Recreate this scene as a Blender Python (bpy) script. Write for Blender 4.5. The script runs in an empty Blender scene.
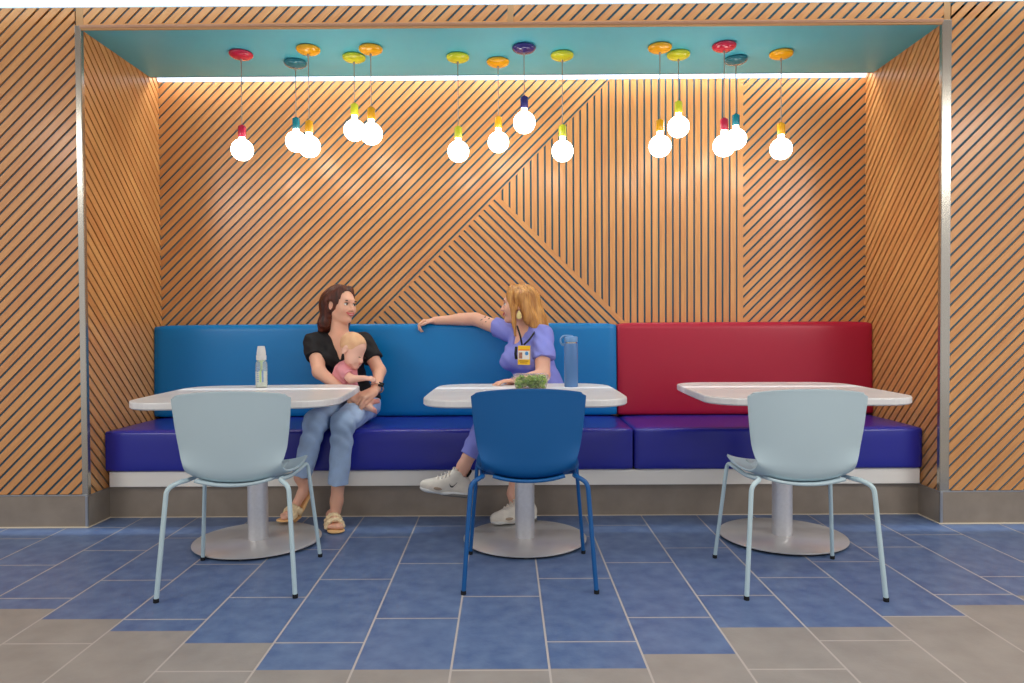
import bpy, bmesh, math, random
import numpy as np
from mathutils import Vector, Matrix
random.seed(7)
C = bpy.context.scene.collection

# ------------------------------------------------------------------ camera, world, lights
def setup_view():
    cam = bpy.data.cameras.new('camera'); co = bpy.data.objects.new('camera', cam); C.objects.link(co)
    yaw, pitch, roll, f = -.00342, .01813, -.00541, 702.24
    fw = Vector((math.sin(yaw)*math.cos(pitch), math.cos(yaw)*math.cos(pitch), -math.sin(pitch)))
    r = Vector((math.cos(yaw), -math.sin(yaw), 0)); u = r.cross(fw)
    r2 = math.cos(roll)*r + math.sin(roll)*u; u2 = -math.sin(roll)*r + math.cos(roll)*u
    M = Matrix((r2, u2, -fw)).transposed().to_4x4(); M.translation = Vector((.0115, -3.76413, 1.06))
    co.matrix_world = M
    cam.sensor_width = 36; cam.lens = f*36/1024; cam.clip_start = .05
    bpy.context.scene.camera = co
    vs = bpy.context.scene.view_settings
    vs.view_transform = 'Standard'; vs.look = 'None'; vs.gamma = 1; vs.use_curve_mapping = False
    vs.exposure = 0.12
    w = bpy.data.worlds.new('world'); bpy.context.scene.world = w; w.use_nodes = True
    b = w.node_tree.nodes['Background']; b.inputs[0].default_value = (.98, .97, 1, 1); b.inputs[1].default_value = .70

def area(name, loc, sx, sy, power, col=(1, .97, .93), rot=(0, 0, 0), spread=math.pi):
    l = bpy.data.lights.new(name, 'AREA'); l.shape = 'RECTANGLE'; l.size = sx; l.size_y = sy
    l.energy = power; l.color = col; l.spread = spread
    o = bpy.data.objects.new(name, l); o.location = loc; o.rotation_euler = rot; C.objects.link(o); return o

setup_view()
# ceiling luminaires of the dining hall, above and behind the photographer
area('hall_light', (.6, -2.3, 2.74), 3.2, .5, 34)
area('hall_light', (3.5, -2.7, 2.74), 1.0, 1.6, 78, rot=(math.radians(14), math.radians(22), 0))
area('hall_light', (-3.5, -2.9, 2.74), 1.0, 1.6, 62, rot=(math.radians(14), math.radians(-22), 0))
# linear wall washer in the slot between hall ceiling and panelled front (narrow downward beam)
def collimated(o, half):                          # linear optic: keeps the beam narrow across the slot, wide along it
    l = o.data; l.use_nodes = True; nt = l.node_tree; em = nt.nodes['Emission']
    g = nt.nodes.new('ShaderNodeNewGeometry'); sp = nt.nodes.new('ShaderNodeSeparateXYZ'); nt.links.new(g.outputs['Incoming'], sp.inputs[0])
    dv = nt.nodes.new('ShaderNodeMath'); dv.operation = 'DIVIDE'; nt.links.new(sp.outputs[1], dv.inputs[0]); nt.links.new(sp.outputs[2], dv.inputs[1])
    ab = nt.nodes.new('ShaderNodeMath'); ab.operation = 'ABSOLUTE'; nt.links.new(dv.outputs[0], ab.inputs[0])
    mr = nt.nodes.new('ShaderNodeMapRange'); mr.inputs[1].default_value = half*.4; mr.inputs[2].default_value = half; mr.inputs[3].default_value = 1; mr.inputs[4].default_value = 0
    nt.links.new(ab.outputs[0], mr.inputs[0]); nt.links.new(mr.outputs[0], em.inputs[1])
collimated(area('slot_light', (0, -.080, 2.90), 8.4, .05, 105, col=(.88, .95, 1)), .026)
area('slot_light', (0, -.07, 2.91), 8.4, .06, 5, col=(.86, .95, 1))
# LED strip hidden behind the niche ceiling
area('cove_light', (0, .765, 2.745), 4.5, .05, 19, col=(.93, .97, 1))

# ------------------------------------------------------------------ helpers
def srgb(h):
    if isinstance(h, tuple): c = [x/255 for x in h]
    else: c = [int(h[i:i+2], 16)/255 for i in (0, 2, 4)]
    return tuple((x/12.92 if x <= .04045 else ((x+.055)/1.055)**2.4) for x in c)+(1,)

def mat(name, col, rough=.5, metal=0, spec=.5, coat=0, noise=0, nscale=20, bump=0, bscale=200, emit=0, trans=0, alpha=1, ior=1.45, sub=0, stretch=None, col2=None):
    m = bpy.data.materials.new(name); m.use_nodes = True
    nt = m.node_tree; b = nt.nodes['Principled BSDF']; c = srgb(col)
    b.inputs['Base Color'].default_value = c; b.inputs['Roughness'].default_value = rough
    b.inputs['Metallic'].default_value = metal; b.inputs['Specular IOR Level'].default_value = spec
    b.inputs['Coat Weight'].default_value = coat; b.inputs['Coat Roughness'].default_value = .2
    b.inputs['IOR'].default_value = ior
    if trans: b.inputs['Transmission Weight'].default_value = trans
    if alpha < 1: b.inputs['Alpha'].default_value = alpha
    if sub:
        b.inputs['Subsurface Weight'].default_value = sub; b.inputs['Subsurface Radius'].default_value = (.01, .004, .002)
        b.inputs['Subsurface Scale'].default_value = 1
    if emit:
        b.inputs['Emission Color'].default_value = c; b.inputs['Emission Strength'].default_value = emit
    if noise or bump:
        tc = nt.nodes.new('ShaderNodeTexCoord'); mp = nt.nodes.new('ShaderNodeMapping')
        nt.links.new(tc.outputs['Object'], mp.inputs[0])
        if stretch: mp.inputs['Scale'].default_value = stretch
    if noise:
        n = nt.nodes.new('ShaderNodeTexNoise'); n.inputs['Scale'].default_value = nscale; n.inputs['Detail'].default_value = 6
        nt.links.new(mp.outputs[0], n.inputs['Vector'])
        rp = nt.nodes.new('ShaderNodeMapRange'); rp.inputs[1].default_value = .3; rp.inputs[2].default_value = .7
        nt.links.new(n.outputs[0], rp.inputs[0])
        mx = nt.nodes.new('ShaderNodeMix'); mx.data_type = 'RGBA'
        c2 = srgb(col2) if col2 else tuple(x*(1-noise) for x in c[:3])+(1,)
        c3 = c if col2 else tuple(min(1, x*(1+noise)) for x in c[:3])+(1,)
        mx.inputs[6].default_value = c2; mx.inputs[7].default_value = c3
        nt.links.new(rp.outputs[0], mx.inputs[0]); nt.links.new(mx.outputs[2], b.inputs['Base Color'])
    if bump:
        n2 = nt.nodes.new('ShaderNodeTexNoise'); n2.inputs['Scale'].default_value = bscale; n2.inputs['Detail'].default_value = 3
        nt.links.new(mp.outputs[0], n2.inputs['Vector'])
        bp = nt.nodes.new('ShaderNodeBump'); bp.inputs['Strength'].default_value = bump; bp.inputs['Distance'].default_value = .002
        nt.links.new(n2.outputs[0], bp.inputs['Height']); nt.links.new(bp.outputs[0], b.inputs['Normal'])
    return m

def wood_mat(name, c1, c2, rough=.40):
    m = bpy.data.materials.new(name); m.use_nodes = True; nt = m.node_tree; b = nt.nodes['Principled BSDF']
    uv = nt.nodes.new('ShaderNodeUVMap'); uv.uv_map = 'UVMap'
    mp = nt.nodes.new('ShaderNodeMapping'); mp.inputs['Scale'].default_value = (1.4, 30, 1)
    nt.links.new(uv.outputs[0], mp.inputs[0])
    n = nt.nodes.new('ShaderNodeTexNoise'); n.inputs['Scale'].default_value = 2.2; n.inputs['Detail'].default_value = 7; n.inputs['Distortion'].default_value = .6
    nt.links.new(mp.outputs[0], n.inputs['Vector'])
    mp2 = nt.nodes.new('ShaderNodeMapping'); mp2.inputs['Scale'].default_value = (.8, 4, 1)
    nt.links.new(uv.outputs[0], mp2.inputs[0])
    n2 = nt.nodes.new('ShaderNodeTexNoise'); n2.inputs['Scale'].default_value = 1.6; n2.inputs['Detail'].default_value = 2
    nt.links.new(mp2.outputs[0], n2.inputs['Vector'])
    ad = nt.nodes.new('ShaderNodeMath'); ad.operation = 'ADD'
    nt.links.new(n.outputs[0], ad.inputs[0]); nt.links.new(n2.outputs[0], ad.inputs[1])
    rp = nt.nodes.new('ShaderNodeMapRange'); rp.inputs[1].default_value = .7; rp.inputs[2].default_value = 1.3
    nt.links.new(ad.outputs[0], rp.inputs[0])
    mx = nt.nodes.new('ShaderNodeMix'); mx.data_type = 'RGBA'; mx.inputs[6].default_value = srgb(c1); mx.inputs[7].default_value = srgb(c2)
    nt.links.new(rp.outputs[0], mx.inputs[0]); nt.links.new(mx.outputs[2], b.inputs['Base Color'])
    b.inputs['Roughness'].default_value = rough; b.inputs['Coat Weight'].default_value = .5; b.inputs['Coat Roughness'].default_value = .22
    return m

M = dict(
    wood=wood_mat('wood slats', (207, 137, 76), (227, 164, 97)),
    groove=mat('groove felt', (62, 110, 132), .9),
    steel=mat('polished steel', (186, 180, 168), .22, .9),
    satin=mat('satin steel', (216, 216, 219), .34, .55, noise=.04, nscale=60),
    disc=mat('brushed base', (214, 211, 207), .34, .45, noise=.05, nscale=8),
    alu=mat('aluminium strip', (170, 172, 175), .35, .8),
    copper=mat('copper strip', (196, 150, 122), .35, .6),
    oak=mat('joint strip', (196, 148, 98), .45),
    teal=mat('teal soffit', (82, 190, 214), .34, noise=.04, nscale=3),
    white_paint=mat('white paint', (225, 225, 222), .6),
    rail=mat('bench rail', (255, 250, 238), .45),
    grey_tile=mat('grey tile', (150, 137, 122), .45, noise=.10, nscale=9, bump=.15, bscale=60),
    fl_blue=mat('blue floor tile', (108, 131, 168), .38, noise=.14, nscale=13, bump=.2, bscale=80, col2=(84, 107, 150)),
    fl_grey=mat('grey floor tile', (156, 150, 144), .42, noise=.10, nscale=7, bump=.2, bscale=80),
    grout=mat('grout', (192, 184, 178), .8),
    grout_l=mat('light grout', (228, 214, 190), .7),
    v_blue=mat('blue vinyl', (0, 126, 194), .34, bump=.25, bscale=260),
    v_red=mat('red vinyl', (180, 26, 56), .34, bump=.25, bscale=260),
    v_navy=mat('violet blue vinyl', (40, 46, 160), .28, coat=.25, bump=.25, bscale=260),
    c_pale=mat('pale blue plastic', (178, 198, 206), .40),
    c_pale_m=mat('pale blue enamel', (186, 208, 214), .32),
    c_blue=mat('blue plastic', (4, 88, 150), .42),
    c_blue_m=mat('blue enamel', (18, 88, 150), .35),
    rubber=mat('black rubber', (18, 18, 20), .6),
    laminate=mat('white laminate', (222, 221, 220), .32, noise=.05, nscale=3, stretch=(.6, 9, 1)),
    edge=mat('laminate edge', (215, 210, 200), .4),
    bulb=mat('frosted lit bulb', (255, 246, 230), .3, emit=9.5),
    cord=mat('clear cord', (165, 156, 148), .35),
    led=mat('led lens', (200, 228, 250), .8, emit=1.5),
)
PC = {'red': mat('red enamel', (200, 28, 70), .2, coat=.5), 'teal': mat('teal enamel', (0, 110, 128), .2, coat=.5),
      'orange': mat('orange enamel', (246, 176, 8), .2, coat=.5), 'lime': mat('lime enamel', (206, 210, 40), .2, coat=.5),
      'navy': mat('navy enamel', (40, 32, 120), .2, coat=.5)}

def me_obj(name, verts, faces, mats, parent=None, mi=None, smooth=False, uvs=None):
    me = bpy.data.meshes.new(name); me.from_pydata([tuple(v) for v in verts], [], [tuple(f) for f in faces])
    for m in (mats if isinstance(mats, (list, tuple)) else [mats]): me.materials.append(m)
    if mi is not None: me.polygons.foreach_set('material_index', mi)
    if smooth: me.polygons.foreach_set('use_smooth', [True]*len(me.polygons))
    if uvs is not None:
        ul = me.uv_layers.new(name='UVMap'); ul.data.foreach_set('uv', [c for uv in uvs for c in uv])
    me.update(); o = bpy.data.objects.new(name, me); C.objects.link(o)
    if parent: o.parent = parent
    return o

def bm_obj(name, bm, m, parent=None, smooth=False, kind=None, angle=None):
    me = bpy.data.meshes.new(name)
    bmesh.ops.recalc_face_normals(bm, faces=bm.faces); bm.to_mesh(me); bm.free()
    for x in (m if isinstance(m, (list, tuple)) else [m]): me.materials.append(x)
    if smooth:
        me.polygons.foreach_set('use_smooth', [True]*len(me.polygons))
    o = bpy.data.objects.new(name, me); C.objects.link(o)
    if smooth and angle: me.set_sharp_from_angle(angle=math.radians(angle))
    if parent: o.parent = parent
    if kind: o['kind'] = kind
    return o

def empty(name, loc=(0, 0, 0), rz=0, label=None, cat=None, group=None):
    o = bpy.data.objects.new(name, None); o.empty_display_size = .1; C.objects.link(o)
    o.location = loc; o.rotation_euler = (0, 0, rz); tag(o, label, cat, group); return o
def tag(o, label=None, cat=None, group=None, kind=None):
    if label: o['label'] = label
    if cat: o['category'] = cat
    if group: o['group'] = group
    if kind: o['kind'] = kind
    return o

def box(bm, x0, x1, y0, y1, z0, z1, bev=0, seg=2):
    r = bmesh.ops.create_cube(bm, size=1)
    for v in r['verts']:
        v.co = Vector(((x0+x1)/2+v.co.x*(x1-x0), (y0+y1)/2+v.co.y*(y1-y0), (z0+z1)/2+v.co.z*(z1-z0)))
    if bev:
        es = list({e for v in r['verts'] for e in v.link_edges})
        bmesh.ops.bevel(bm, geom=es, offset=bev, segments=seg, affect='EDGES', profile=.5)
def bx(name, x0, x1, y0, y1, z0, z1, m, parent=None, bev=0, seg=2, kind=None, smooth=False):
    bm = bmesh.new(); box(bm, x0, x1, y0, y1, z0, z1, bev, seg)
    return bm_obj(name, bm, m, parent, kind=kind, smooth=smooth)

def lathe(bm, prof, seg=32, c=(0, 0, 0)):
    rings = []
    for r, z in prof:
        if r < 1e-6: rings.append([bm.verts.new((c[0], c[1], c[2]+z))])
        else: rings.append([bm.verts.new((c[0]+r*math.cos(2*math.pi*i/seg), c[1]+r*math.sin(2*math.pi*i/seg), c[2]+z)) for i in range(seg)])
    for a, b in zip(rings, rings[1:]):
        for i in range(seg):
            j = (i+1) % seg
            if len(a) == 1 and len(b) == 1: continue
            if len(a) == 1: bm.faces.new((a[0], b[i], b[j]))
            elif len(b) == 1: bm.faces.new((a[i], b[0], a[j]))
            else: bm.faces.new((a[i], b[i], b[j], a[j]))
    if len(rings[0]) > 1: bm.faces.new(rings[0][::-1])
    if len(rings[-1]) > 1: bm.faces.new(rings[-1])

def smooth_path(pts, n=6):
    P = [Vector(p) for p in pts]; out = []
    for i in range(len(P)-1):
        p0 = P[i-1] if i else P[0]*2-P[1]; p1, p2 = P[i], P[i+1]; p3 = P[i+2] if i+2 < len(P) else P[-1]*2-P[-2]
        for k in range(n):
            t = k/n
            out.append(.5*((2*p1)+(-p0+p2)*t+(2*p0-5*p1+4*p2-p3)*t*t+(-p0+3*p1-3*p2+p3)*t**3))
    return out+[P[-1]]
def tube(bm, pts, r, seg=12, r2=None):
    P = [Vector(p) for p in pts]; rings = []; nrm = None
    for i, p in enumerate(P):
        t = (P[min(i+1, len(P)-1)]-P[max(i-1, 0)]).normalized()
        if nrm is None: nrm = t.orthogonal().normalized()
        nrm = (nrm-t*nrm.dot(t)).normalized(); b = t.cross(nrm)
        rr = r if r2 is None else r+(r2-r)*i/(len(P)-1)
        rings.append([bm.verts.new(p+nrm*rr*math.cos(2*math.pi*k/seg)+b*rr*math.sin(2*math.pi*k/seg)) for k in range(seg)])
    for a, b in zip(rings, rings[1:]):
        for i in range(seg):
            j = (i+1) % seg; bm.faces.new((a[i], a[j], b[j], b[i]))
    bm.faces.new(rings[0][::-1]); bm.faces.new(rings[-1])

def bend_path(pts, rad, n=6):                      # polyline with rounded corners
    P = [Vector(p) for p in pts]; out = [P[0]]
    for i in range(1, len(P)-1):
        a = (P[i-1]-P[i]); b = (P[i+1]-P[i]); r = min(rad, a.length*.49, b.length*.49)
        s = P[i]+a.normalized()*r; e = P[i]+b.normalized()*r
        for k in range(n+1):
            t = k/n; out.append(s*(1-t)**2+P[i]*2*t*(1-t)+e*t*t)
    return out+[P[-1]]

# ------------------------------------------------------------------ room
HW, YB, ZC = 2.2916, .8184, 2.668        # niche half width, back wall, niche ceiling
PITCH, GW, TH = .0465, .0122, .009

def clip(poly, n, t, keep='ge'):
    out = []; s = 1 if keep == 'ge' else -1
    for i in range(len(poly)):
        a, b = poly[i], poly[(i+1) % len(poly)]
        da = s*(a[0]*n[0]+a[1]*n[1]-t); db = s*(b[0]*n[0]+b[1]*n[1]-t)
        if da >= 0: out.append(a)
        if (da > 0 and db < 0) or (da < 0 and db > 0):
            k = da/(da-db); out.append((a[0]+(b[0]-a[0])*k, a[1]+(b[1]-a[1])*k))
    return out

def slat_panel(name, zones, to3, normal, parent):
    """zones: (outer polygon, inner half-planes [(n,t)] kept >=, slat normal, phase point, pitch)"""
    V, F, UV = [], [], []
    rnd = random.Random(3)
    def prism(poly, d):
        if len(poly) < 3: return
        ar = sum(poly[i][0]*poly[(i+1) % len(poly)][1]-poly[(i+1) % len(poly)][0]*poly[i][1] for i in range(len(poly)))/2
        if abs(ar) < 1e-6: return
        if ar < 0: poly = poly[::-1]
        b = len(V); k = len(poly); off = rnd.uniform(0, 40); off2 = rnd.uniform(0, 40)
        perp = (-d[1], d[0])
        q = [(p[0]*d[0]+p[1]*d[1]+off, p[0]*perp[0]+p[1]*perp[1]+off2) for p in poly]
        for p in poly: V.append(to3(p[0], p[1], 0))
        for p in poly: V.append(to3(p[0], p[1], -TH))
        F.append(list(range(b, b+k))); UV.extend(q)
        for i in range(k):
            j = (i+1) % k
            F.append([b+i, b+k+i, b+k+j, b+j]); UV.extend([q[i], q[i], q[j], q[j]])
    for poly, half, n, ph, pitch in zones:
        rest = poly
        for hn, ht in half:
            piece = clip(rest, hn, ht, 'le'); 
            if len(piece) >= 3: prism(piece, (-hn[1], hn[0]))
            rest = clip(rest, hn, ht, 'ge')
            if len(rest) < 3: break
        if len(rest) < 3: continue
        t0 = ph[0]*n[0]+ph[1]*n[1]
        ts = [p[0]*n[0]+p[1]*n[1] for p in rest]
        k0 = math.floor((min(ts)-t0)/pitch)-1; k1 = math.ceil((max(ts)-t0)/pitch)+1
        for k in range(k0, k1):
            a = t0+k*pitch+GW/2; b_ = t0+(k+1)*pitch-GW/2
            pc = clip(rest, n, a, 'ge')
            if len(pc) >= 3: pc = clip(pc, n, b_, 'le')
            if len(pc) >= 3: prism(pc, (-n[1], n[0]))
    o = me_obj(name, V, F, M['wood'], parent, uvs=UV)
    # keep outward orientation
    bm = bmesh.new(); bm.from_mesh(o.data); bmesh.ops.recalc_face_normals(bm, faces=bm.faces)
    for f in bm.faces: pass
    bm.to_mesh(o.data); bm.free()
    o['kind'] = 'structure'
    return o

S = math.sqrt(.5)
SL = (-S, S)       # normal of '/' slats
BS = (S, S)        # normal of '\' slats
def L(p, n): return p[0]*n[0]+p[1]*n[1]

# back wall
wb = bx('wall_back', -HW-.02, HW+.02, YB+TH, YB+.10, 0, 2.95, M['groove'], kind='structure')
L1p, L2p = (.6322, 2.6554), (.30, 1.535)
cross = None
t1 = L(L1p, SL); t2 = L(L2p, BS)
# refit L2 through the two measured ends
t2 = (L((-.059, 1.8976), BS)+L((.7235, 1.1067), BS))/2
t1 = (L((.6322, 2.6554), SL)+L((-.9423, 1.1014), SL))/2
ZT = 2.675
big = [(-HW, .3), (HW, .3), (HW, ZT), (-HW, ZT)]
zA = clip(big, SL, t1, 'ge')                                   # upper left '/'
low = clip(big, SL, t1, 'le')
zB = clip(low, BS, t2, 'le')                                   # lower middle '\'
zCD = clip(low, BS, t2, 'ge')
XV = 1.482
zC = clip(zCD, (1, 0), XV, 'le'); zD = clip(zCD, (1, 0), XV, 'ge')
pA = (L1p[0]-(.022+GW/2)*S*0, L1p[1])
phA = t1+.0105
phB = t2-.038
slat_panel('slat_panel', [
    (zA, [], SL, (SL[0]*phA, SL[1]*phA), .0463),
    (zB, [((-SL[0], -SL[1]), -(t1-.012))], BS, (BS[0]*phB, BS[1]*phB), .0463),
    (zC, [((-SL[0], -SL[1]), -(t1-.002)), ((-1, 0), -1.466)], (1, 0), (.6309, 0), .04613),
    (zD, [((1, 0), 1.5027)], SL, (1.5014, 1.7807), .0463)],
    lambda u, v, w: (u, YB-w, v), None, wb)

# niche side walls
wl = bx('wall_left', -HW-.30, -HW-TH, TH, YB+.1, 0, 2.77, M['groove'], kind='structure')
sidep = [(.018, .172), (YB, .172), (YB, 2.70), (.018, 2.70)]
slat_panel('slat_panel', [(sidep, [((1, 0), .026)], BS, (.03, 2.197), PITCH)], lambda u, v, w: (-HW+w, u, v), None, wl)
wr = bx('wall_right', HW+TH, HW+.30, TH, YB+.1, 0, 2.77, M['groove'], kind='structure')
slat_panel('slat_panel', [(sidep, [((1, 0), .026)], BS, (.03, 2.17), PITCH)], lambda u, v, w: (HW-w, u, v), None, wr)

# panelled front either side of the niche and the fascia above it
FT = 2.782
wfl = bx('wall_front_left', -4.2, -HW-.30, TH, .1, .0, FT, M['groove'], kind='structure')
slat_panel('slat_panel', [([(-4.2, .18), (-2.322, .18), (-2.322, FT), (-4.2, FT)], [], SL, (-2.7237, 2.572), .0470)], lambda u, v, w: (u, -w, v), None, wfl)
wfr = bx('wall_front_right', HW+.30, 4.2, TH, .1, .0, FT, M['groove'], kind='structure')
slat_panel('slat_panel', [([(2.340, .18), (4.2, .18), (4.2, FT), (2.340, FT)], [], SL, (2.3549, 2.8469-.0), .0470)], lambda u, v, w: (u, -w, v), None, wfr)
wfa = bx('wall_fascia', -HW-.30, HW+.30, TH, .1, ZC+.03, FT, M['groove'], kind='structure')
slat_panel('slat_panel', [([(-2.276, 2.690), (-.016, 2.690), (-.016, FT), (-2.276, FT)], [((0, 1), 2.697)], SL, (-2.2602, 2.6831), PITCH),
                          ([(.016, 2.690), (2.30, 2.690), (2.30, FT), (.016, FT)], [((0, 1), 2.697)], SL, (-2.2602, 2.6831), PITCH)],
           lambda u, v, w: (u, -w, v), None, wfa)
k = 1
def trim(x0, x1, y0, y1, z0, z1, m, bev=.0015):
    global k
    o = bx('trim_%d' % k, x0, x1, y0, y1, z0, z1, m, bev=bev, kind='structure'); k += 1; return o
# polished corner guards (an L of folded steel)
for s, xo in ((-1, -2.322), (1, 2.340)):
    xi = s*HW
    trim(min(xo, xi), max(xo, xi), -.003, .0, .175, ZC+.018, M['satin'] if 0 else M['steel'])
    trim(min(xi, xi-s*.003), max(xi, xi-s*.003), -.003, .022, .175, ZC, M['steel'])
trim(-2.316, -2.276, -.0015, .004, ZC+.018, FT, M['oak']); trim(-.016, .016, -.0015, .004, ZC+.022, FT, M['oak']); trim(2.300, 2.334, -.0015, .004, ZC+.018, FT, M['oak'])
trim(-HW-.005, HW+.005, -.004, .004, ZC+.006, ZC+.022, M['copper'])
trim(-HW-.005, HW+.005, -.002, .010, ZC-.004, ZC+.006, M['oak'])

# niche ceiling
cn = bx('ceiling', -HW, HW, .004, .7113, ZC, ZC+.03, M['teal'], kind='structure')
trim(-HW, HW, .7113, .7143, ZC-.003, ZC+.035, M['copper'], 0)
bx('ceiling', -HW, HW, .1, YB+.1, 2.80, 2.83, M['white_paint'], kind='structure')
# LED lens of the cove, tilted across the gap
me_obj('led_lens', [(-HW, YB-.002, 2.674), (HW, YB-.002, 2.674), (HW, YB-.042, 2.724), (-HW, YB-.042, 2.724),
                    (-HW, YB-.001, 2.678), (HW, YB-.001, 2.678), (HW, YB-.040, 2.728), (-HW, YB-.040, 2.728)],
       [(0, 1, 2, 3), (4, 7, 6, 5), (0, 4, 5, 1), (3, 2, 6, 7), (0, 3, 7, 4), (1, 5, 6, 2)], M['led'])
tag(bpy.data.objects['led_lens'], 'thin white light strip glowing along the rear edge of the teal niche ceiling', 'light strip')

# hall ceiling with the light slot
bx('ceiling', -5.5, 5.5, -7.5, -.125, 2.775, 2.80, M['white_paint'], kind='structure')
bx('ceiling', -5.5, 5.5, -.14, -.125, 2.80, 3.0, M['white_paint'], kind='structure')
bx('ceiling', -5.5, 5.5, .0, .02, FT, 3.0, M['white_paint'], kind='structure')
bx('ceiling', -5.5, 5.5, -.14, .02, 3.0, 3.02, M['white_paint'], kind='structure')
ls = bx('light_strip', -4.2, 4.2, -.012, -.001, 2.787, 2.90, M['led'])
tag(ls, 'white light strip recessed in the ceiling slot along the very top edge', 'light strip')

# baseboards: grey tile, metal cap, pale grout bead
def baseboard(side, x0, x1, y0, y1):
    bx('baseboard_'+side, x0, x1, y0, y1, .004, .171, M['grey_tile'], kind='structure', bev=.001)
baseboard('front_left', -4.2, -HW-.001, -.004, .012)
baseboard('front_right', HW+.001, 4.2, -.004, .012)
baseboard('left', -HW-.011, -HW+.001, -.002, .21)
baseboard('right', HW-.001, HW+.011, -.002, .21)
for a in (-2.0, -1.39, -.78, -.17, .44, 1.05, 1.66, 2.27): pass
bx('baseboard_bench', -HW, HW, .198, .212, .004, .178, M['grey_tile'], kind='structure', bev=.001)
trim(-4.2, -HW, -.006, .010, .171, .178, M['alu']); trim(HW, 4.2, -.006, .010, .171, .178, M['alu'])
trim(-HW-.010, -HW+.004, 0, .2, .171, .175, M['alu']); trim(HW-.004, HW+.010, 0, .2, .171, .175, M['alu'])
trim(-HW-.014, -HW+.001, -.007, .002, .002, .172, M['alu']); trim(HW-.001, HW+.014, -.007, .002, .002, .172, M['alu'])
trim(-4.2, -HW, -.014, .0, .0, .006, M['grout_l']); trim(HW, 4.2, -.014, .0, .0, .006, M['grout_l'])
trim(-HW, -HW+.009, -.012, .2, .0, .005, M['grout_l']); trim(HW-.009, HW, -.012, .2, .0, .005, M['grout_l'])
trim(-HW, HW, .192, .2, .0, .004, M['grout_l'])

# floor: 12 x 24 inch tiles in running thirds, blue field with a stepped edge to grey
def floor():
    s = .92174; V, F, MI, = [], [], []
    def quad(x0, x1, y0, y1, z, m, l0=0, l1=0):   # l0, l1: lay tolerance of the joint on either side
        b = len(V); V.extend([(x0+l0*(y0-.175), y0, z), (x1+l1*(y0-.175), y0, z), (x1+l1*(y1-.175), y1, z), (x0+l0*(y1-.175), y1, z)]); F.append((b, b+1, b+2, b+3)); MI.append(m)
    quad(-6, 6, -8, .9, -.0005, 2)
    W, Lh, g = .3402*s, .654*s, .0035
    bound = {-7: -1.2, -6: -1.306, -5: -1.419, -4: -1.525, -3: -1.731, -2: -1.731, -1: -1.73, 0: -1.729, 1: -1.626, 2: -1.408, 3: -1.408, 4: -1.304, 5: -1.2, 6: -1.1}
    for c in range(-18, 19):
        x0 = (1.124+.3402*(c-3))*s; l0, l1 = -.0038*max(0, min(12, 3-c)), -.0038*max(0, min(12, 2-c)); ph = {0: -.871, 1: -.657, 2: -.431}[c % 3]*s
        by = bound.get(c, -1.1 if c > 0 else -1.2)*s
        for r in range(-12, 4):
            a = ph+r*Lh; b = a+Lh
            if a > .5 or b < -7.8: continue
            xa, xb, ya, yb = x0+g, x0+W-g, a+g, min(b-g, .88)
            if ya < by-.003 and yb > by+.003: quad(xa, xb, ya, by, 0, 1, l0, l1); quad(xa, xb, by, yb, 0, 0, l0, l1)
            else: quad(xa, xb, ya, yb, 0, 0 if (ya+yb)/2 > by else 1, l0, l1)
    o = me_obj('floor', V, F, [M['fl_blue'], M['fl_grey'], M['grout']], None, MI); o['kind'] = 'structure'
    return o
floor()

# ------------------------------------------------------------------ bench
def cushion(name, x0, x1, y0, y1, z0, z1, m, label, cat, lean=0, crown=.008, rad=.03):
    """upholstered block: rounded edges, slightly puffed faces"""
    bm = bmesh.new(); nx, ny, nz = 40, 10, 10
    r = bmesh.ops.create_cube(bm, size=2)
    bmesh.ops.subdivide_edges(bm, edges=bm.edges[:], cuts=23, use_grid_fill=True)
    hx, hy, hz = (x1-x0)/2, (y1-y0)/2, (z1-z0)/2
    for v in bm.verts:
        p = v.co.copy()
        def warp(t, h):      # gather vertices near the edge so the roundness is resolved
            return math.copysign(min(1, abs(t))**.45 if h > .4 else abs(t)**.7, t)
        q = Vector((warp(p.x, hx)*hx, warp(p.y, hy)*hy, warp(p.z, hz)*hz))
        inner = Vector((max(-hx+rad, min(hx-rad, q.x)), max(-hy+rad, min(hy-rad, q.y)), max(-hz+rad, min(hz-rad, q.z))))
        d = q-inner
        if d.length > 1e-9:
            dn = d.normalized(); mx = max(abs(dn.x), abs(dn.y), abs(dn.z))
            q = inner+dn*rad*min(1, d.length/(rad if mx > .999 else rad)) if d.length > rad*.999 or mx < .999 else q
        ux = 1-abs(p.x)**6; uz = 1-abs(p.z)**3; uy = 1-abs(p.y)**3
        if abs(p.y) > .999: q.y += math.copysign(crown*ux*uz, p.y)
        if p.z > .999: q.z += math.copysign(crown*ux*uy, p.z)
        q += Vector(((x0+x1)/2, (y0+y1)/2, (z0+z1)/2))
        q.y += lean*(q.z-z0)
        v.co = q
    bmesh.ops.remove_doubles(bm, verts=bm.verts, dist=1e-5)
    o = bm_obj(name, bm, m, smooth=True, angle=60); tag(o, label, cat); return o
cushion('seat_cushion', -2.2905, .674, .1504, .80, .267, .499, M['v_navy'], 'long violet-blue vinyl bench seat cushion carrying both seated women', 'bench seat', rad=.018, crown=.007)
cushion('seat_cushion', .680, 2.2905, .1504, .80, .267, .499, M['v_navy'], 'shorter violet-blue vinyl bench seat cushion below the red backrest', 'bench seat', rad=.018, crown=.007)
cushion('backrest_cushion', -2.290, .662, .690, .795, .508, 1.088, M['v_blue'], 'long bright blue vinyl backrest behind the two women', 'bench backrest', lean=.03, rad=.016)
cushion('backrest_cushion', .666, 2.290, .690, .795, .508, 1.088, M['v_red'], 'red vinyl backrest at the right end of the bench', 'bench backrest', lean=.03, rad=.016)
bn = bx('bench_base', -HW+.006, HW-.006, .23, .70, .01, .260, M['rail'])
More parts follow.
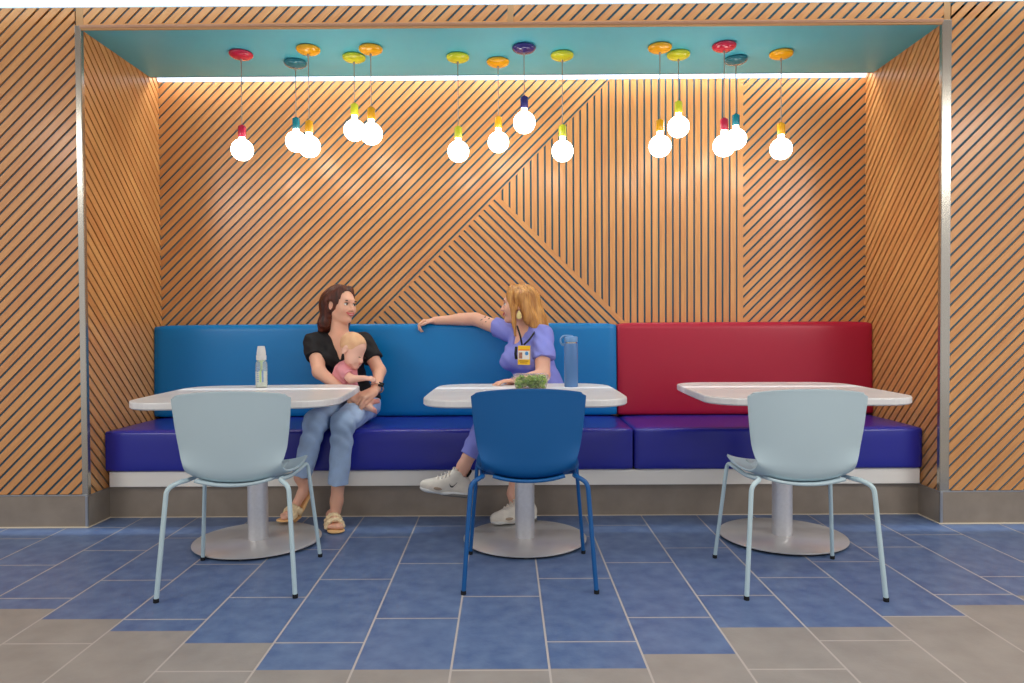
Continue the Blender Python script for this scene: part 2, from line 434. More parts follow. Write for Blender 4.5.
tag(bn, 'low white painted base rail under the violet-blue bench seats', 'bench base')
bx('rail', -HW+.018, HW-.010, .168, .23, .1806, .266, M['rail'], bn, bev=.002)

# ------------------------------------------------------------------ tables
def top_outline(w, d, r, bow, n=10):
    P = []
    for cx_, cy_, a0 in ((w/2-r, d/2-r, 0), (-w/2+r, d/2-r, 90), (-w/2+r, -d/2+r, 180), (w/2-r, -d/2+r, 270)):
        for i in range(n+1):
            a = math.radians(a0+90*i/n); P.append((cx_+r*math.cos(a), cy_+r*math.sin(a)))
    out = []
    for i in range(len(P)):
        a, b = P[i], P[(i+1) % len(P)]
        m = 8 if math.dist(a, b) > .2 else 1
        for k_ in range(m): out.append((a[0]+(b[0]-a[0])*k_/m, a[1]+(b[1]-a[1])*k_/m))
    res = []
    for x, y in out:
        bx_ = bow*(1-(2*y/d)**2) if abs(x) > w/2-.05 else 0; by_ = bow*(1-(2*x/w)**2) if abs(y) > d/2-.05 else 0
        res.append((x+math.copysign(max(0, bx_), x), y+math.copysign(max(0, by_), y)))
    return res
def make_table(loc, rz, label):
    t = empty('cafe_table', loc, rz, label, 'table', 'white pedestal tables')
    ol = top_outline(.918, .922, .16, .008)
    bm = bmesh.new(); n = len(ol)
    lv = []
    for z, ins in ((.716, .006), (.722, 0), (.744, 0), (.7492, .002), (.750, .005)):
        lv.append([bm.verts.new((x*(1-ins/.47), y*(1-ins/.47), z)) for x, y in ol])
    for a, b in zip(lv, lv[1:]):
        for i in range(n): bm.faces.new((a[i], a[(i+1) % n], b[(i+1) % n], b[i]))
    bm.faces.new(lv[0][::-1]); bm.faces.new(lv[-1])
    bm_obj('tabletop', bm, M['laminate'], t)
    bm = bmesh.new(); lathe(bm, [(.0, .710), (.15, .710), (.15, .716), (0, .716)]); bm_obj('mounting_plate', bm, M['rubber'], t)
    bm = bmesh.new(); lathe(bm, [(.049, .018), (.049, .710)], 40); bm_obj('column', bm, M['satin'], t, True, angle=40)
    bm = bmesh.new(); lathe(bm, [(.300, .010), (.3065, .012), (.307, .017), (.305, .019), (0, .0192)], 96); d = bm_obj('base_plate', bm, M['disc'], t, True, angle=50)
    bm = bmesh.new(); lathe(bm, [(.296, .0035), (.301, .006), (.301, .010), (.29, .0105)], 72); bm_obj('rubber_rim', bm, M['rubber'], d)
    for a in (45, 135, 225, 315, 270):
        bm = bmesh.new(); lathe(bm, [(.009, 0), (.010, .003), (.010, .008), (.006, .010)], 12, (.285*math.cos(math.radians(a)), .285*math.sin(math.radians(a)), 0))
        bm_obj('glide', bm, M['alu'], d)
    return t
make_table((-1.276, -.271, 0), math.radians(4.5), 'white table with steel pedestal holding the baby bottle')
make_table((.059, -.262, 0), 0, 'white table with steel pedestal holding the salad box and blue flask')
make_table((1.355, -.24, 0), math.radians(-2), 'empty white table with steel pedestal in front of the red backrest')

# ------------------------------------------------------------------ chairs
def make_chair(loc, rz, ms, mf, label, group=None):
    t = empty('cafe_chair', loc, rz, label, 'chair', group)
    prof = [(-.192, .816, .236), (-.189, .79, .2355), (-.185, .74, .232), (-.179, .67, .226), (-.172, .59, .215), (-.165, .53, .205), (-.160, .49, .198), (-.148, .457, .194),
            (-.120, .440, .196), (-.07, .436, .205), (.0, .440, .220), (.08, .446, .226), (.15, .453, .226), (.20, .457, .222), (.232, .453, .215), (.246, .444, .205)]
    pp = smooth_path([(a, b, c) for a, b, c in prof], 3)
    bm = bmesh.new(); grid = []; nu = 24
    for i, p in enumerate(pp):
        y, z, w = p; row = []
        f = i/(len(pp)-1)
        for j in range(nu+1):
            u = -1+2*j/nu; uu = abs(u)
            x = u*w
            backness = max(0, min(1, (z-.46)/.12)); 
            yy = y+backness*.035*uu**2.2; zz = z
            bend = math.exp(-((f-.47)/.13)**2)
            zz += (1-backness)*(.016+.028*bend)*uu**2.2+(1-backness)*.010*uu**6
            if i <= 6:                                     # arched top edge with rounded corners
                k_ = 1-i/7; zz -= k_*(.020*uu**2.2)+((.012, .005, .002)[i] if i < 3 else 0)*max(0, (uu-.9)/.1)**2
                x *= 1-((.030, .008, .002)[i] if i < 3 else 0)*max(0, (uu-.9)/.1)
            if f > .9:
                yy -= .012*uu**3*(f-.9)/.1; 
            row.append(bm.verts.new((x, yy, zz)))
        grid.append(row)
    for a, b in zip(grid, grid[1:]):
        for j in range(nu): bm.faces.new((a[j], a[j+1], b[j+1], b[j]))
    o = bm_obj('seat_shell', bm, ms, t, True)
    md = o.modifiers.new('s', 'SOLIDIFY'); md.thickness = .009; md.offset = 0
    bv = o.modifiers.new('b', 'BEVEL'); bv.width = .003; bv.segments = 2; bv.limit_method = 'ANGLE'
    # under-seat carrier
    bm = bmesh.new(); N = 12; rows = []
    for y, h in ((-.165, .426), (-.10, .418), (.12, .428), (.17, .440)):
        rows.append([bm.verts.new((-.15+.30*i/N, y, h+.022*abs(-1+2*i/N)**2.2)) for i in range(N+1)])
    for a, b in zip(rows, rows[1:]):
        for j in range(N): bm.faces.new((a[j], a[j+1], b[j+1], b[j]))
    o = bm_obj('seat_carrier', bm, ms, t, True); md = o.modifiers.new('s', 'SOLIDIFY'); md.thickness = .012; md.offset = 1
    # bent tube frames left and right: rail > front leg and rear leg
    for s in (-1, 1):
        fr = bend_path([(s*.213, .175, .452), (s*.200, .0, .436), (s*.192, -.165, .452)], .05)
        bm = bmesh.new(); tube(bm, fr, .0085); rail = bm_obj('side_rail', bm, mf, t, True, angle=60)
        bm = bmesh.new(); tube(bm, bend_path([(s*.200, .06, .437), (s*.226, .185, .456), (s*.265, .25, .014)], .035, 8), .0088); lg = bm_obj('leg', bm, mf, t, True, angle=60)
        bm = bmesh.new(); lathe(bm, [(.0098, 0), (.0105, .003), (.0102, .016)], 12, (s*.266, .2505, 0)); bm_obj('foot_cap', bm, M['rubber'], lg)
        bm = bmesh.new(); tube(bm, bend_path([(s*.190, -.13, .450), (s*.196, -.185, .456), (s*.236, -.212, .436), (s*.265, -.25, .014)], .045, 8), .0095); lg = bm_obj('leg', bm, mf, t, True, angle=60)
        bm = bmesh.new(); lathe(bm, [(.0105, 0), (.011, .003), (.0107, .016)], 12, (s*.266, -.2505, 0)); bm_obj('foot_cap', bm, M['rubber'], lg)
    bm = bmesh.new(); tube(bm, [(-.195, .03, .432), (-.10, .03, .420), (.10, .03, .420), (.195, .03, .432)], .008); bm_obj('crossbar', bm, mf, t, True, angle=60)
    return t
make_chair((-1.146, -.778, 0), math.radians(4.5), M['c_pale'], M['c_pale_m'], 'pale blue chair with its back to us at the baby bottle table', 'pale blue chairs')
make_chair((.067, -.727, 0), math.radians(.4), M['c_blue'], M['c_blue_m'], 'strong blue chair with blue legs at the middle table')
make_chair((1.185, -.807, 0), math.radians(-2.2), M['c_pale'], M['c_pale_m'], 'pale blue chair with its back to us at the empty right table', 'pale blue chairs')

# ------------------------------------------------------------------ pendants
PEND = [('red', -1.564, 0.331, 2.108, 2.247, 2.184), ('teal', -1.292, 0.470, 2.191, 2.332, 2.268), ('orange', -1.155, 0.266, 2.108, 2.253, 2.191),
        ('lime', -0.922, 0.388, 2.232, 2.387, 2.317), ('orange', -0.799, 0.266, 2.178, 2.326, 2.262), ('lime', -0.313, 0.396, 2.107, 2.251, 2.187),
        ('orange', -0.078, 0.471, 2.180, 2.330, 2.268), ('navy', 0.075, 0.268, 2.237, 2.384, 2.321), ('lime', 0.300, 0.378, 2.101, 2.251, 2.184),
        ('orange', 0.850, 0.273, 2.099, 2.248, 2.182), ('lime', 0.980, 0.378, 2.238, 2.385, 2.322), ('red', 1.212, 0.259, 2.096, 2.249, 2.185),
        ('teal', 1.343, 0.464, 2.187, 2.334, 2.270), ('orange', 1.580, 0.376, 2.105, 2.254, 2.189)]
PL = ['crimson pendant bulb, leftmost of the whole row', 'left-hand teal pendant bulb overlapping the leftmost orange one', 'leftmost orange pendant bulb, beside the left teal one',
      'leftmost lime pendant bulb, close behind an orange one', 'orange pendant bulb right next to the leftmost lime one', 'lime pendant bulb hanging low just left of centre',
      'orange pendant bulb between the low lime one and the navy one', 'navy blue pendant bulb, the only one in that colour', 'lime pendant bulb just right of the navy one',
      'orange pendant bulb hanging lower beside the high right lime one', 'rightmost lime pendant bulb, hung higher than its orange neighbour', 'right-hand crimson pendant bulb overlapping a teal one',
      'right-hand teal pendant bulb behind the crimson one', 'rightmost orange pendant bulb, last of the whole row']
def make_pendant(c, x, y, zb, zs, zs1, label):
    t = empty('pendant_light', (x, y, ZC), 0, label, 'pendant light', 'coloured pendant bulbs under the teal niche ceiling')
    m = PC[c]; b0 = zb-ZC; s0 = zs-ZC
    bm = bmesh.new(); lathe(bm, [(.061, 0), (.0675, -.006), (.068, -.012), (.063, -.021), (.048, -.030), (.026, -.035), (.008, -.037), (0, -.037)], 40); cn_ = bm_obj('canopy', bm, m, t, True, angle=50)
    bm = bmesh.new(); tube(bm, [(0, 0, -.036), (0, 0, -.052)], .006, 10); bm_obj('cord_grip', bm, M['cord'], cn_, True, angle=50)
    bm = bmesh.new(); tube(bm, [(0, 0, -.045), (0, 0, s0-.002)], .0028, 8); bm_obj('cord', bm, M['cord'], t, True)
    bm = bmesh.new(); lathe(bm, [(0, s0+.006), (.007, s0+.006), (.009, s0+.001), (.020, s0-.002), (.0228, s0-.008), (.0225, s0-.060), (.021, s0-.066), (.018, s0-.067)], 28); bm_obj('socket', bm, m, t, True, angle=50)
    R = .0625
    pr = [(.0165, s0-.062), (.018, b0+R*.98)]
    for i in range(3, 25):
        a = math.pi*i/24; r = R*math.sin(a); z = b0+R*math.cos(a)
        if r > .022: pr.append((r, z))
    pr += [(R*math.sin(math.pi*.97), b0-R*.995), (0, b0-R)]
    bm = bmesh.new(); lathe(bm, pr, 36); bm_obj('bulb', bm, M['bulb'], t, True)
for (c, x, y, zb, zs, zs1), lb in zip(PEND, PL): make_pendant(c, x, y, zb, zs, zs1, lb)
#PEOPLE
# ------------------------------------------------------------------ figures: smooth implicit surfaces meshed in numpy
class Field:
    def __init__(s, lo, hi, h):
        s.lo = np.array(lo, float); s.h = h; s.n = np.ceil((np.array(hi)-s.lo)/h).astype(int)+1
        s.f = np.full(tuple(s.n), .5, np.float32)
    def block(s, lo, hi, pad):
        a = np.maximum(0, np.floor((np.array(lo)-pad-s.lo)/s.h).astype(int)); b = np.minimum(s.n, np.ceil((np.array(hi)+pad-s.lo)/s.h).astype(int)+1)
        if np.any(b <= a): return None, None
        sl = tuple(slice(i, j) for i, j in zip(a, b))
        P = np.stack(np.meshgrid(*[np.arange(i, j)*s.h+l for i, j, l in zip(a, b, s.lo)], indexing='ij'), -1).astype(np.float32)
        return sl, P
    def _mix(s, sl, d, k):
        a = s.f[sl]
        if k <= 0: s.f[sl] = np.minimum(a, d); return
        h = np.clip(.5+.5*(a-d)/k, 0, 1); s.f[sl] = a*(1-h)+d*h-k*h*(1-h)
    def _sub(s, sl, d, k):
        a = s.f[sl]; d = -d
        if k <= 0: s.f[sl] = np.maximum(a, d); return
        h = np.clip(.5-.5*(a-d)/k, 0, 1); s.f[sl] = a*(1-h)+d*h+k*h*(1-h)
    def cap(s, a, b, ra, rb=None, k=.02, sub=False, flat=None):
        rb = ra if rb is None else rb; a = np.array(a, float); b = np.array(b, float); r = max(ra, rb)
        sl, P = s.block(np.minimum(a, b)-r, np.maximum(a, b)+r, k+3*s.h)
        if sl is None: return
        ab = b-a; t = np.clip(((P-a)@ab)/max(ab@ab, 1e-9), 0, 1)
        q = P-(a+t[..., None]*ab)
        if flat is not None:                     # flatten the section along a direction: (dir, factor)
            dr = np.array(flat[0], float); dr /= np.linalg.norm(dr); c = q@dr; q = q+(c*(1/flat[1]-1))[..., None]*dr
        d = np.linalg.norm(q, axis=-1)-(ra+(rb-ra)*t)
        (s._sub if sub else s._mix)(sl, d.astype(np.float32), k)
    def ell(s, c, r, R=None, k=.02, sub=False):
        c = np.array(c, float); r = np.array(r, float); m = r.max()
        sl, P = s.block(c-m, c+m, k+3*s.h)
        if sl is None: return
        q = P-c
        if R is not None: q = q@np.array(R).T.astype(np.float32) if False else q@np.array(R, np.float32)
        k0 = np.linalg.norm(q/r, axis=-1); k1 = np.linalg.norm(q/(r*r), axis=-1)
        d = np.where(k1 < 1e-6, -r.min(), k0*(k0-1)/np.maximum(k1, 1e-6))
        (s._sub if sub else s._mix)(sl, d.astype(np.float32), k)
    def plane(s, p, n, k=0, lo=None, hi=None):   # keep the side where (x-p).n < 0
        n = np.array(n, float); n /= np.linalg.norm(n)
        sl, P = s.block(s.lo if lo is None else lo, s.lo+s.n*s.h if hi is None else hi, 0)
        d = ((P-np.array(p))@n).astype(np.float32); s._sub(sl, -d, k)
    def cut(s, lo, hi, fn):
        sl, P = s.block(lo, hi, 0); s._sub(sl, fn(P[..., 0], P[..., 1], P[..., 2]).astype(np.float32), .004)
    def join(s, o, k):
        s._mix((slice(None),)*3, o.f, k)
    def warp(s, fn):
        sl, P = s.block(s.lo, s.lo+s.n*s.h, 0); s.f[sl] += fn(P[..., 0], P[..., 1], P[..., 2]).astype(np.float32)
    def mesh(s, name, m, parent=None, lap=1, matfn=None):
        f = s.f; S_ = f < 0; n = f.shape
        for ax in range(3):                       # close at the borders
            i0 = [slice(None)]*3; i0[ax] = 0; i1 = [slice(None)]*3; i1[ax] = -1; S_[tuple(i0)] = False; S_[tuple(i1)] = False
        f = np.where(S_, np.minimum(f, -1e-6), np.maximum(f, 1e-6))
        cn = np.zeros(tuple(x-1 for x in n), np.uint8)
        cs = [(a, b, c) for a in (0, 1) for b in (0, 1) for c in (0, 1)]
        sub = lambda A, o: A[o[0]:n[0]-1+o[0], o[1]:n[1]-1+o[1], o[2]:n[2]-1+o[2]]
        for o in cs: cn += sub(S_, o)
        act = np.argwhere((cn > 0) & (cn < 8)); idx = np.full(cn.shape, -1, np.int64); idx[tuple(act.T)] = np.arange(len(act))
        acc = np.zeros((len(act), 3)); cnt = np.zeros(len(act))
        for o in cs:
            for ax in range(3):
                if o[ax]: continue
                o2 = list(o); o2[ax] = 1; A = act+np.array(o); B = act+np.array(o2)
                fa = f[tuple(A.T)]; fb = f[tuple(B.T)]; cr = (fa < 0) != (fb < 0)
                t = np.where(cr, fa/np.where(fa-fb == 0, 1, fa-fb), 0)
                p = A.astype(float); p[:, ax] += t
                acc += p*cr[:, None]; cnt += cr
        V = acc/cnt[:, None]*s.h+s.lo
        Q = []
        for ax in range(3):
            a0 = [slice(1, -1)]*3; a0[ax] = slice(0, -1); a1 = [slice(1, -1)]*3; a1[ax] = slice(1, None)
            A, B = S_[tuple(a0)], S_[tuple(a1)]
            e = np.argwhere(A != B); 
            if not len(e): continue
            ins = A[tuple(e.T)]
            e = e+1; e[:, ax] -= 1
            u, v = (ax+1) % 3, (ax+2) % 3
            def ix(du, dv):
                q = e.copy(); q[:, u] -= du; q[:, v] -= dv; return idx[tuple(q.T)]
            q = np.stack([ix(1, 1), ix(0, 1), ix(0, 0), ix(1, 0)], 1); q[~ins] = q[~ins][:, ::-1]; Q.append(q)
        Q = np.concatenate(Q)
        for _ in range(lap):                      # light Laplacian smoothing
            sm = np.zeros_like(V); c2 = np.zeros(len(V))
            for a in range(4):
                b = (a+1) % 4
                np.add.at(sm, Q[:, a], V[Q[:, b]]); np.add.at(sm, Q[:, b], V[Q[:, a]]); np.add.at(c2, Q[:, a], 1); np.add.at(c2, Q[:, b], 1)
            V = V*.5+.5*sm/np.maximum(c2, 1)[:, None]
        me = bpy.data.meshes.new(name); me.vertices.add(len(V)); me.vertices.foreach_set('co', V.astype(np.float32).ravel())
        me.loops.add(Q.size); me.loops.foreach_set('vertex_index', Q.astype(np.int32).ravel())
        me.polygons.add(len(Q)); me.polygons.foreach_set('loop_start', np.arange(0, Q.size, 4, dtype=np.int32))
        for x in (m if isinstance(m, (list, tuple)) else [m]): me.materials.append(x)
        if matfn is not None: me.polygons.foreach_set('material_index', matfn(V[Q].mean(1)).astype(np.int32))
        me.polygons.foreach_set('use_smooth', np.ones(len(Q), bool)); me.update(calc_edges=True); me.validate()
        o = bpy.data.objects.new(name, me); C.objects.link(o)
        if parent: o.parent = parent
        return o

def frame(fwd, up):
    f = np.array(fwd, float); f /= np.linalg.norm(f); u = np.array(up, float); u -= f*(u@f); u /= np.linalg.norm(u)
    return np.stack([f, np.cross(u, f), u], 1)            # columns: forward, left, up

def place(o, R): return lambda x, y, z: np.array(o, float)+R@np.array([x, y, z], float)

def head(F, o, R, s=1.0, baby=False):
    W = place(o, R); e = lambda c, r, k=.02, sub=False: F.ell(W(*[x*s for x in c]), [x*s for x in r], R, k*s, sub)
    c = lambda a, b, ra, rb, k=.012, sub=False: F.cap(W(*[x*s for x in a]), W(*[x*s for x in b]), ra*s, rb*s, k*s, sub)
    e((-.018, 0, .035), (.092, .071, .078))
    if baby:
        e((.03, 0, -.035), (.058, .06, .055), .03); e((.045, .028, -.045), (.03, .028, .03), .02); e((.045, -.028, -.045), (.03, .028, .03), .02)
        c((.088, 0, -.018), (.096, 0, -.028), .007, .009); e((.072, 0, -.075), (.02, .022, .018), .02)
        e((.084, 0, -.052), (.010, .015, .006), .006)
    else:
        e((.022, 0, -.020), (.064, .055, .076), .03)
        c((.0, .042, -.050), (.052, .012, -.082), .017, .014, .03); c((.0, -.042, -.050), (.052, -.012, -.082), .017, .014, .03)
        e((.069, 0, -.083), (.018, .017, .015), .018)
        c((.070, .02, .032), (.072, -.02, .032), .014, .014, .02)
        e((.084, .031, .010), (.009, .016, .008), .014, True); e((.084, -.031, .010), (.009, .016, .008), .014, True)
        e((.052, .034, -.022), (.026, .023, .024), .03); e((.052, -.034, -.022), (.026, .023, .024), .03)
        c((.080, 0, .016), (.101, 0, -.020), .0065, .0095, .010); e((.088, .011, -.024), (.010, .007, .006), .006); e((.088, -.011, -.024), (.010, .007, .006), .006)
        e((.077, 0, -.049), (.013, .024, .012), .008)
    for sy in (1, -1): e((-.012, .073*sy, -.004), (.018, .009, .030), .006); e((-.006, .081*sy, -.002), (.009, .005, .016), .004, True)

def features(o, R, par, s=1.0, mats=None, closed=False):
    W = place(o, R)
    def blob(name, c, r, m, parent=None):
        bm = bmesh.new(); bmesh.ops.create_icosphere(bm, subdivisions=3, radius=1)
        for v in bm.verts: v.co = Vector(W(*(np.array(c)*s+np.array([v.co.x*r[0], v.co.y*r[1], v.co.z*r[2]])*s)))
        return bm_obj(name, bm, m, parent or par, True)
    for sy in (1, -1):
        if not closed:
            ey = blob('eye', (.073, .031*sy, .008), (.010, .013, .0075), mats['white']); blob('iris', (.0805, .030*sy, .008), (.004, .0055, .006), mats['iris'], ey)
            blob('eyelashes', (.0775, .031*sy, .0155), (.0075, .0155, .0028), mats['brow'])
        if not closed: blob('eyebrow', (.0815, .029*sy, .031), (.004, .0155, .0030), mats['brow'])
    if closed:
        blob('lips', (.0875, 0, -.0475), (.0058, .0125, .0030), mats['lip']); return
    blob('teeth', (.0900, 0, -.0487), (.0040, .0180, .0040), mats['white'])
    for pts, r in (([(.0800, .0275, -.0385), (.0905, .0150, -.0440), (.0945, 0, -.0450), (.0905, -.0150, -.0440), (.0800, -.0275, -.0385)], .0030),
                   ([(.0800, .0275, -.0385), (.0905, .0150, -.0520), (.0935, 0, -.0550), (.0905, -.0150, -.0520), (.0800, -.0275, -.0385)], .0038)):
        bm = bmesh.new(); tube(bm, [W(*(np.array(p)*s)) for p in smooth_path(pts, 5)], r*s, 8); bm_obj('lips', bm, mats['lip'], par, True)

def hand(F, wrist, fwd, back, side, curl=(25, 35, 25), s=1.0, spread=4, thumb=(40, 30), k=.006):
    """wrist position, direction to the knuckles, direction of the back of the hand; side=+1 puts the thumb on the frame's left"""
    R = frame(fwd, back); W = place(wrist, R)
    F.cap(W(0, 0, 0), W(.03*s, 0, 0), .021*s, .024*s, .015, flat=(R[:, 2], .75))
    for y, l in ((.026, .078), (.009, .082), (-.009, .080), (-.025, .074)):
        F.cap(W(.018*s, y*.62*s, 0), W(l*s, y*s*1.02, .001*s), .0145*s, .0115*s, .010, flat=(R[:, 2], .85))
    for i, (y, L0) in enumerate(((.028, .040), (.0095, .044), (-.0095, .041), (-.027, .033))):
        y = y*side; x0 = (.084, .088, .085, .078)[i]
        p = np.array([x0*s, y*s, .002*s]); a = 0; sp = math.radians(spread*(1.5-i)*side)
        for j, (ln, r0, r1) in enumerate(((L0, .0098, .0085), (L0*.62, .0085, .0078), (L0*.52, .0078, .0066))):
            a += math.radians(curl[j]*(1+.06*i)); d = np.array([math.cos(a)*math.cos(sp), math.sin(sp)*math.cos(a), -math.sin(a)])
            q = p+d*ln*s; F.cap(W(*p), W(*q), r0*s, r1*s, k if j else .009); p = q
    ta, tb = thumb; p = np.array([.018*s, .020*side*s, -.006*s]); a = math.radians(ta)
    for ln, r0, r1, da, dz in ((.040, .0150, .0115, 0, -.25), (.032, .0108, .0098, -tb*.5, -.35), (.026, .0098, .0080, -tb, -.40)):
        a2 = a+math.radians(da); d = np.array([math.cos(a2), math.sin(a2)*side, dz]); d /= np.linalg.norm(d)
        q = p+d*ln*s; F.cap(W(*p), W(*q), r0*s, r1*s, .008); p = q

SK = mat('skin', (234, 178, 150), .5, sub=.12, noise=.05, nscale=14)
SKB = mat('skin fair', (234, 180, 154), .5, sub=.12, noise=.05, nscale=14)
SKBABY = mat('baby skin', (240, 190, 168), .5, sub=.15)
EYEW = mat('eye white', (235, 230, 225), .3); IRIS = mat('iris', (50, 38, 32), .2)
BROW = mat('dark brow', (62, 38, 28), .7); BROW2 = mat('auburn brow', (134, 86, 52), .7); LIP = mat('lips', (206, 98, 96), .45)
def hair_mat(name, c1, c2):
    return mat(name, c1, .38, noise=.5, nscale=38, stretch=(1, 1, .10), col2=c2, bump=.5, bscale=90)
HAIR_A = hair_mat('dark brown hair', (104, 50, 34), (44, 20, 16)); HAIR_B = hair_mat('auburn hair', (220, 162, 88), (150, 94, 46)); HAIR_C = mat('baby hair', (234, 190, 146), .7, noise=.12, nscale=26, col2=(222, 168, 130))
TEE = mat('black jersey', (24, 21, 24), .75, noise=.25, nscale=30); JEANS = mat('light denim', (176, 202, 234), .8, noise=.16, nscale=9, bump=.3, bscale=500)
SCRUB = mat('lilac scrubs', (136, 142, 222), .72, noise=.06, nscale=12); PINK = mat('pink cotton', (226, 150, 158), .8, noise=.08, nscale=20)
CREAM = mat('cream braid', (240, 210, 166), .8, noise=.2, nscale=40, bump=.5, bscale=80); SOLE = mat('tan sole', (236, 188, 128), .7)
SHW = mat('white mesh trainer', (226, 218, 204), .7, noise=.08, nscale=30, bump=.3, bscale=300); SHS = mat('white foam sole', (224, 224, 220), .5); SHB = mat('beige panel', (168, 146, 124), .6); GREYS = mat('grey sole', (120, 118, 112), .6)
BLACK = mat('black cloth', (16, 16, 18), .7); NAIL = mat('nail polish', (190, 70, 80), .3)
YEL = mat('badge yellow', (244, 196, 20), .4); WH = mat('badge white', (236, 232, 224), .4); ORG = mat('badge orange', (240, 140, 30), .4); BLU = mat('badge blue', (60, 140, 205), .4); GOLD = mat('pale gold', (226, 206, 140), .4, .3)

def foot(F, heel, toe, up=(0, 0, 1), s=1.0):            # the ball of the foot bends so that the toes lie flat
    R = frame(np.array(toe)-np.array(heel), up); Ln = np.linalg.norm(np.array(toe)-np.array(heel)); W0 = place(heel, R)
    fl = R[:, 0].copy(); fl[2] = 0; fl /= np.linalg.norm(fl); xb = Ln*.62
    def W(x, y, z):
        if x <= xb: return W0(x, y, z)
        return W0(xb, y, 0)+fl*(x-xb)*1.05+np.array([0, 0, z])
    F.ell(W(.028, 0, .026), (.030*s, .027*s, .028*s), R, .02)
    F.cap(W(.03, 0, .03), W(Ln*.62, 0, .026), .026*s, .026*s, .02)
    F.cap(W(Ln*.60, .014, .018), W(Ln*.78, .018, .015), .020*s, .016*s, .015); F.cap(W(Ln*.60, -.014, .018), W(Ln*.76, -.020, .014), .020*s, .015*s, .015)
    for i, y in enumerate((-.030, -.018, -.005, .010, .028)):
        F.cap(W(Ln*.78, y, .014), W(Ln*(.86+.028*i), y*1.02, .011), .009+.0006*i, .0085+.0008*i, .004)
    return R, W

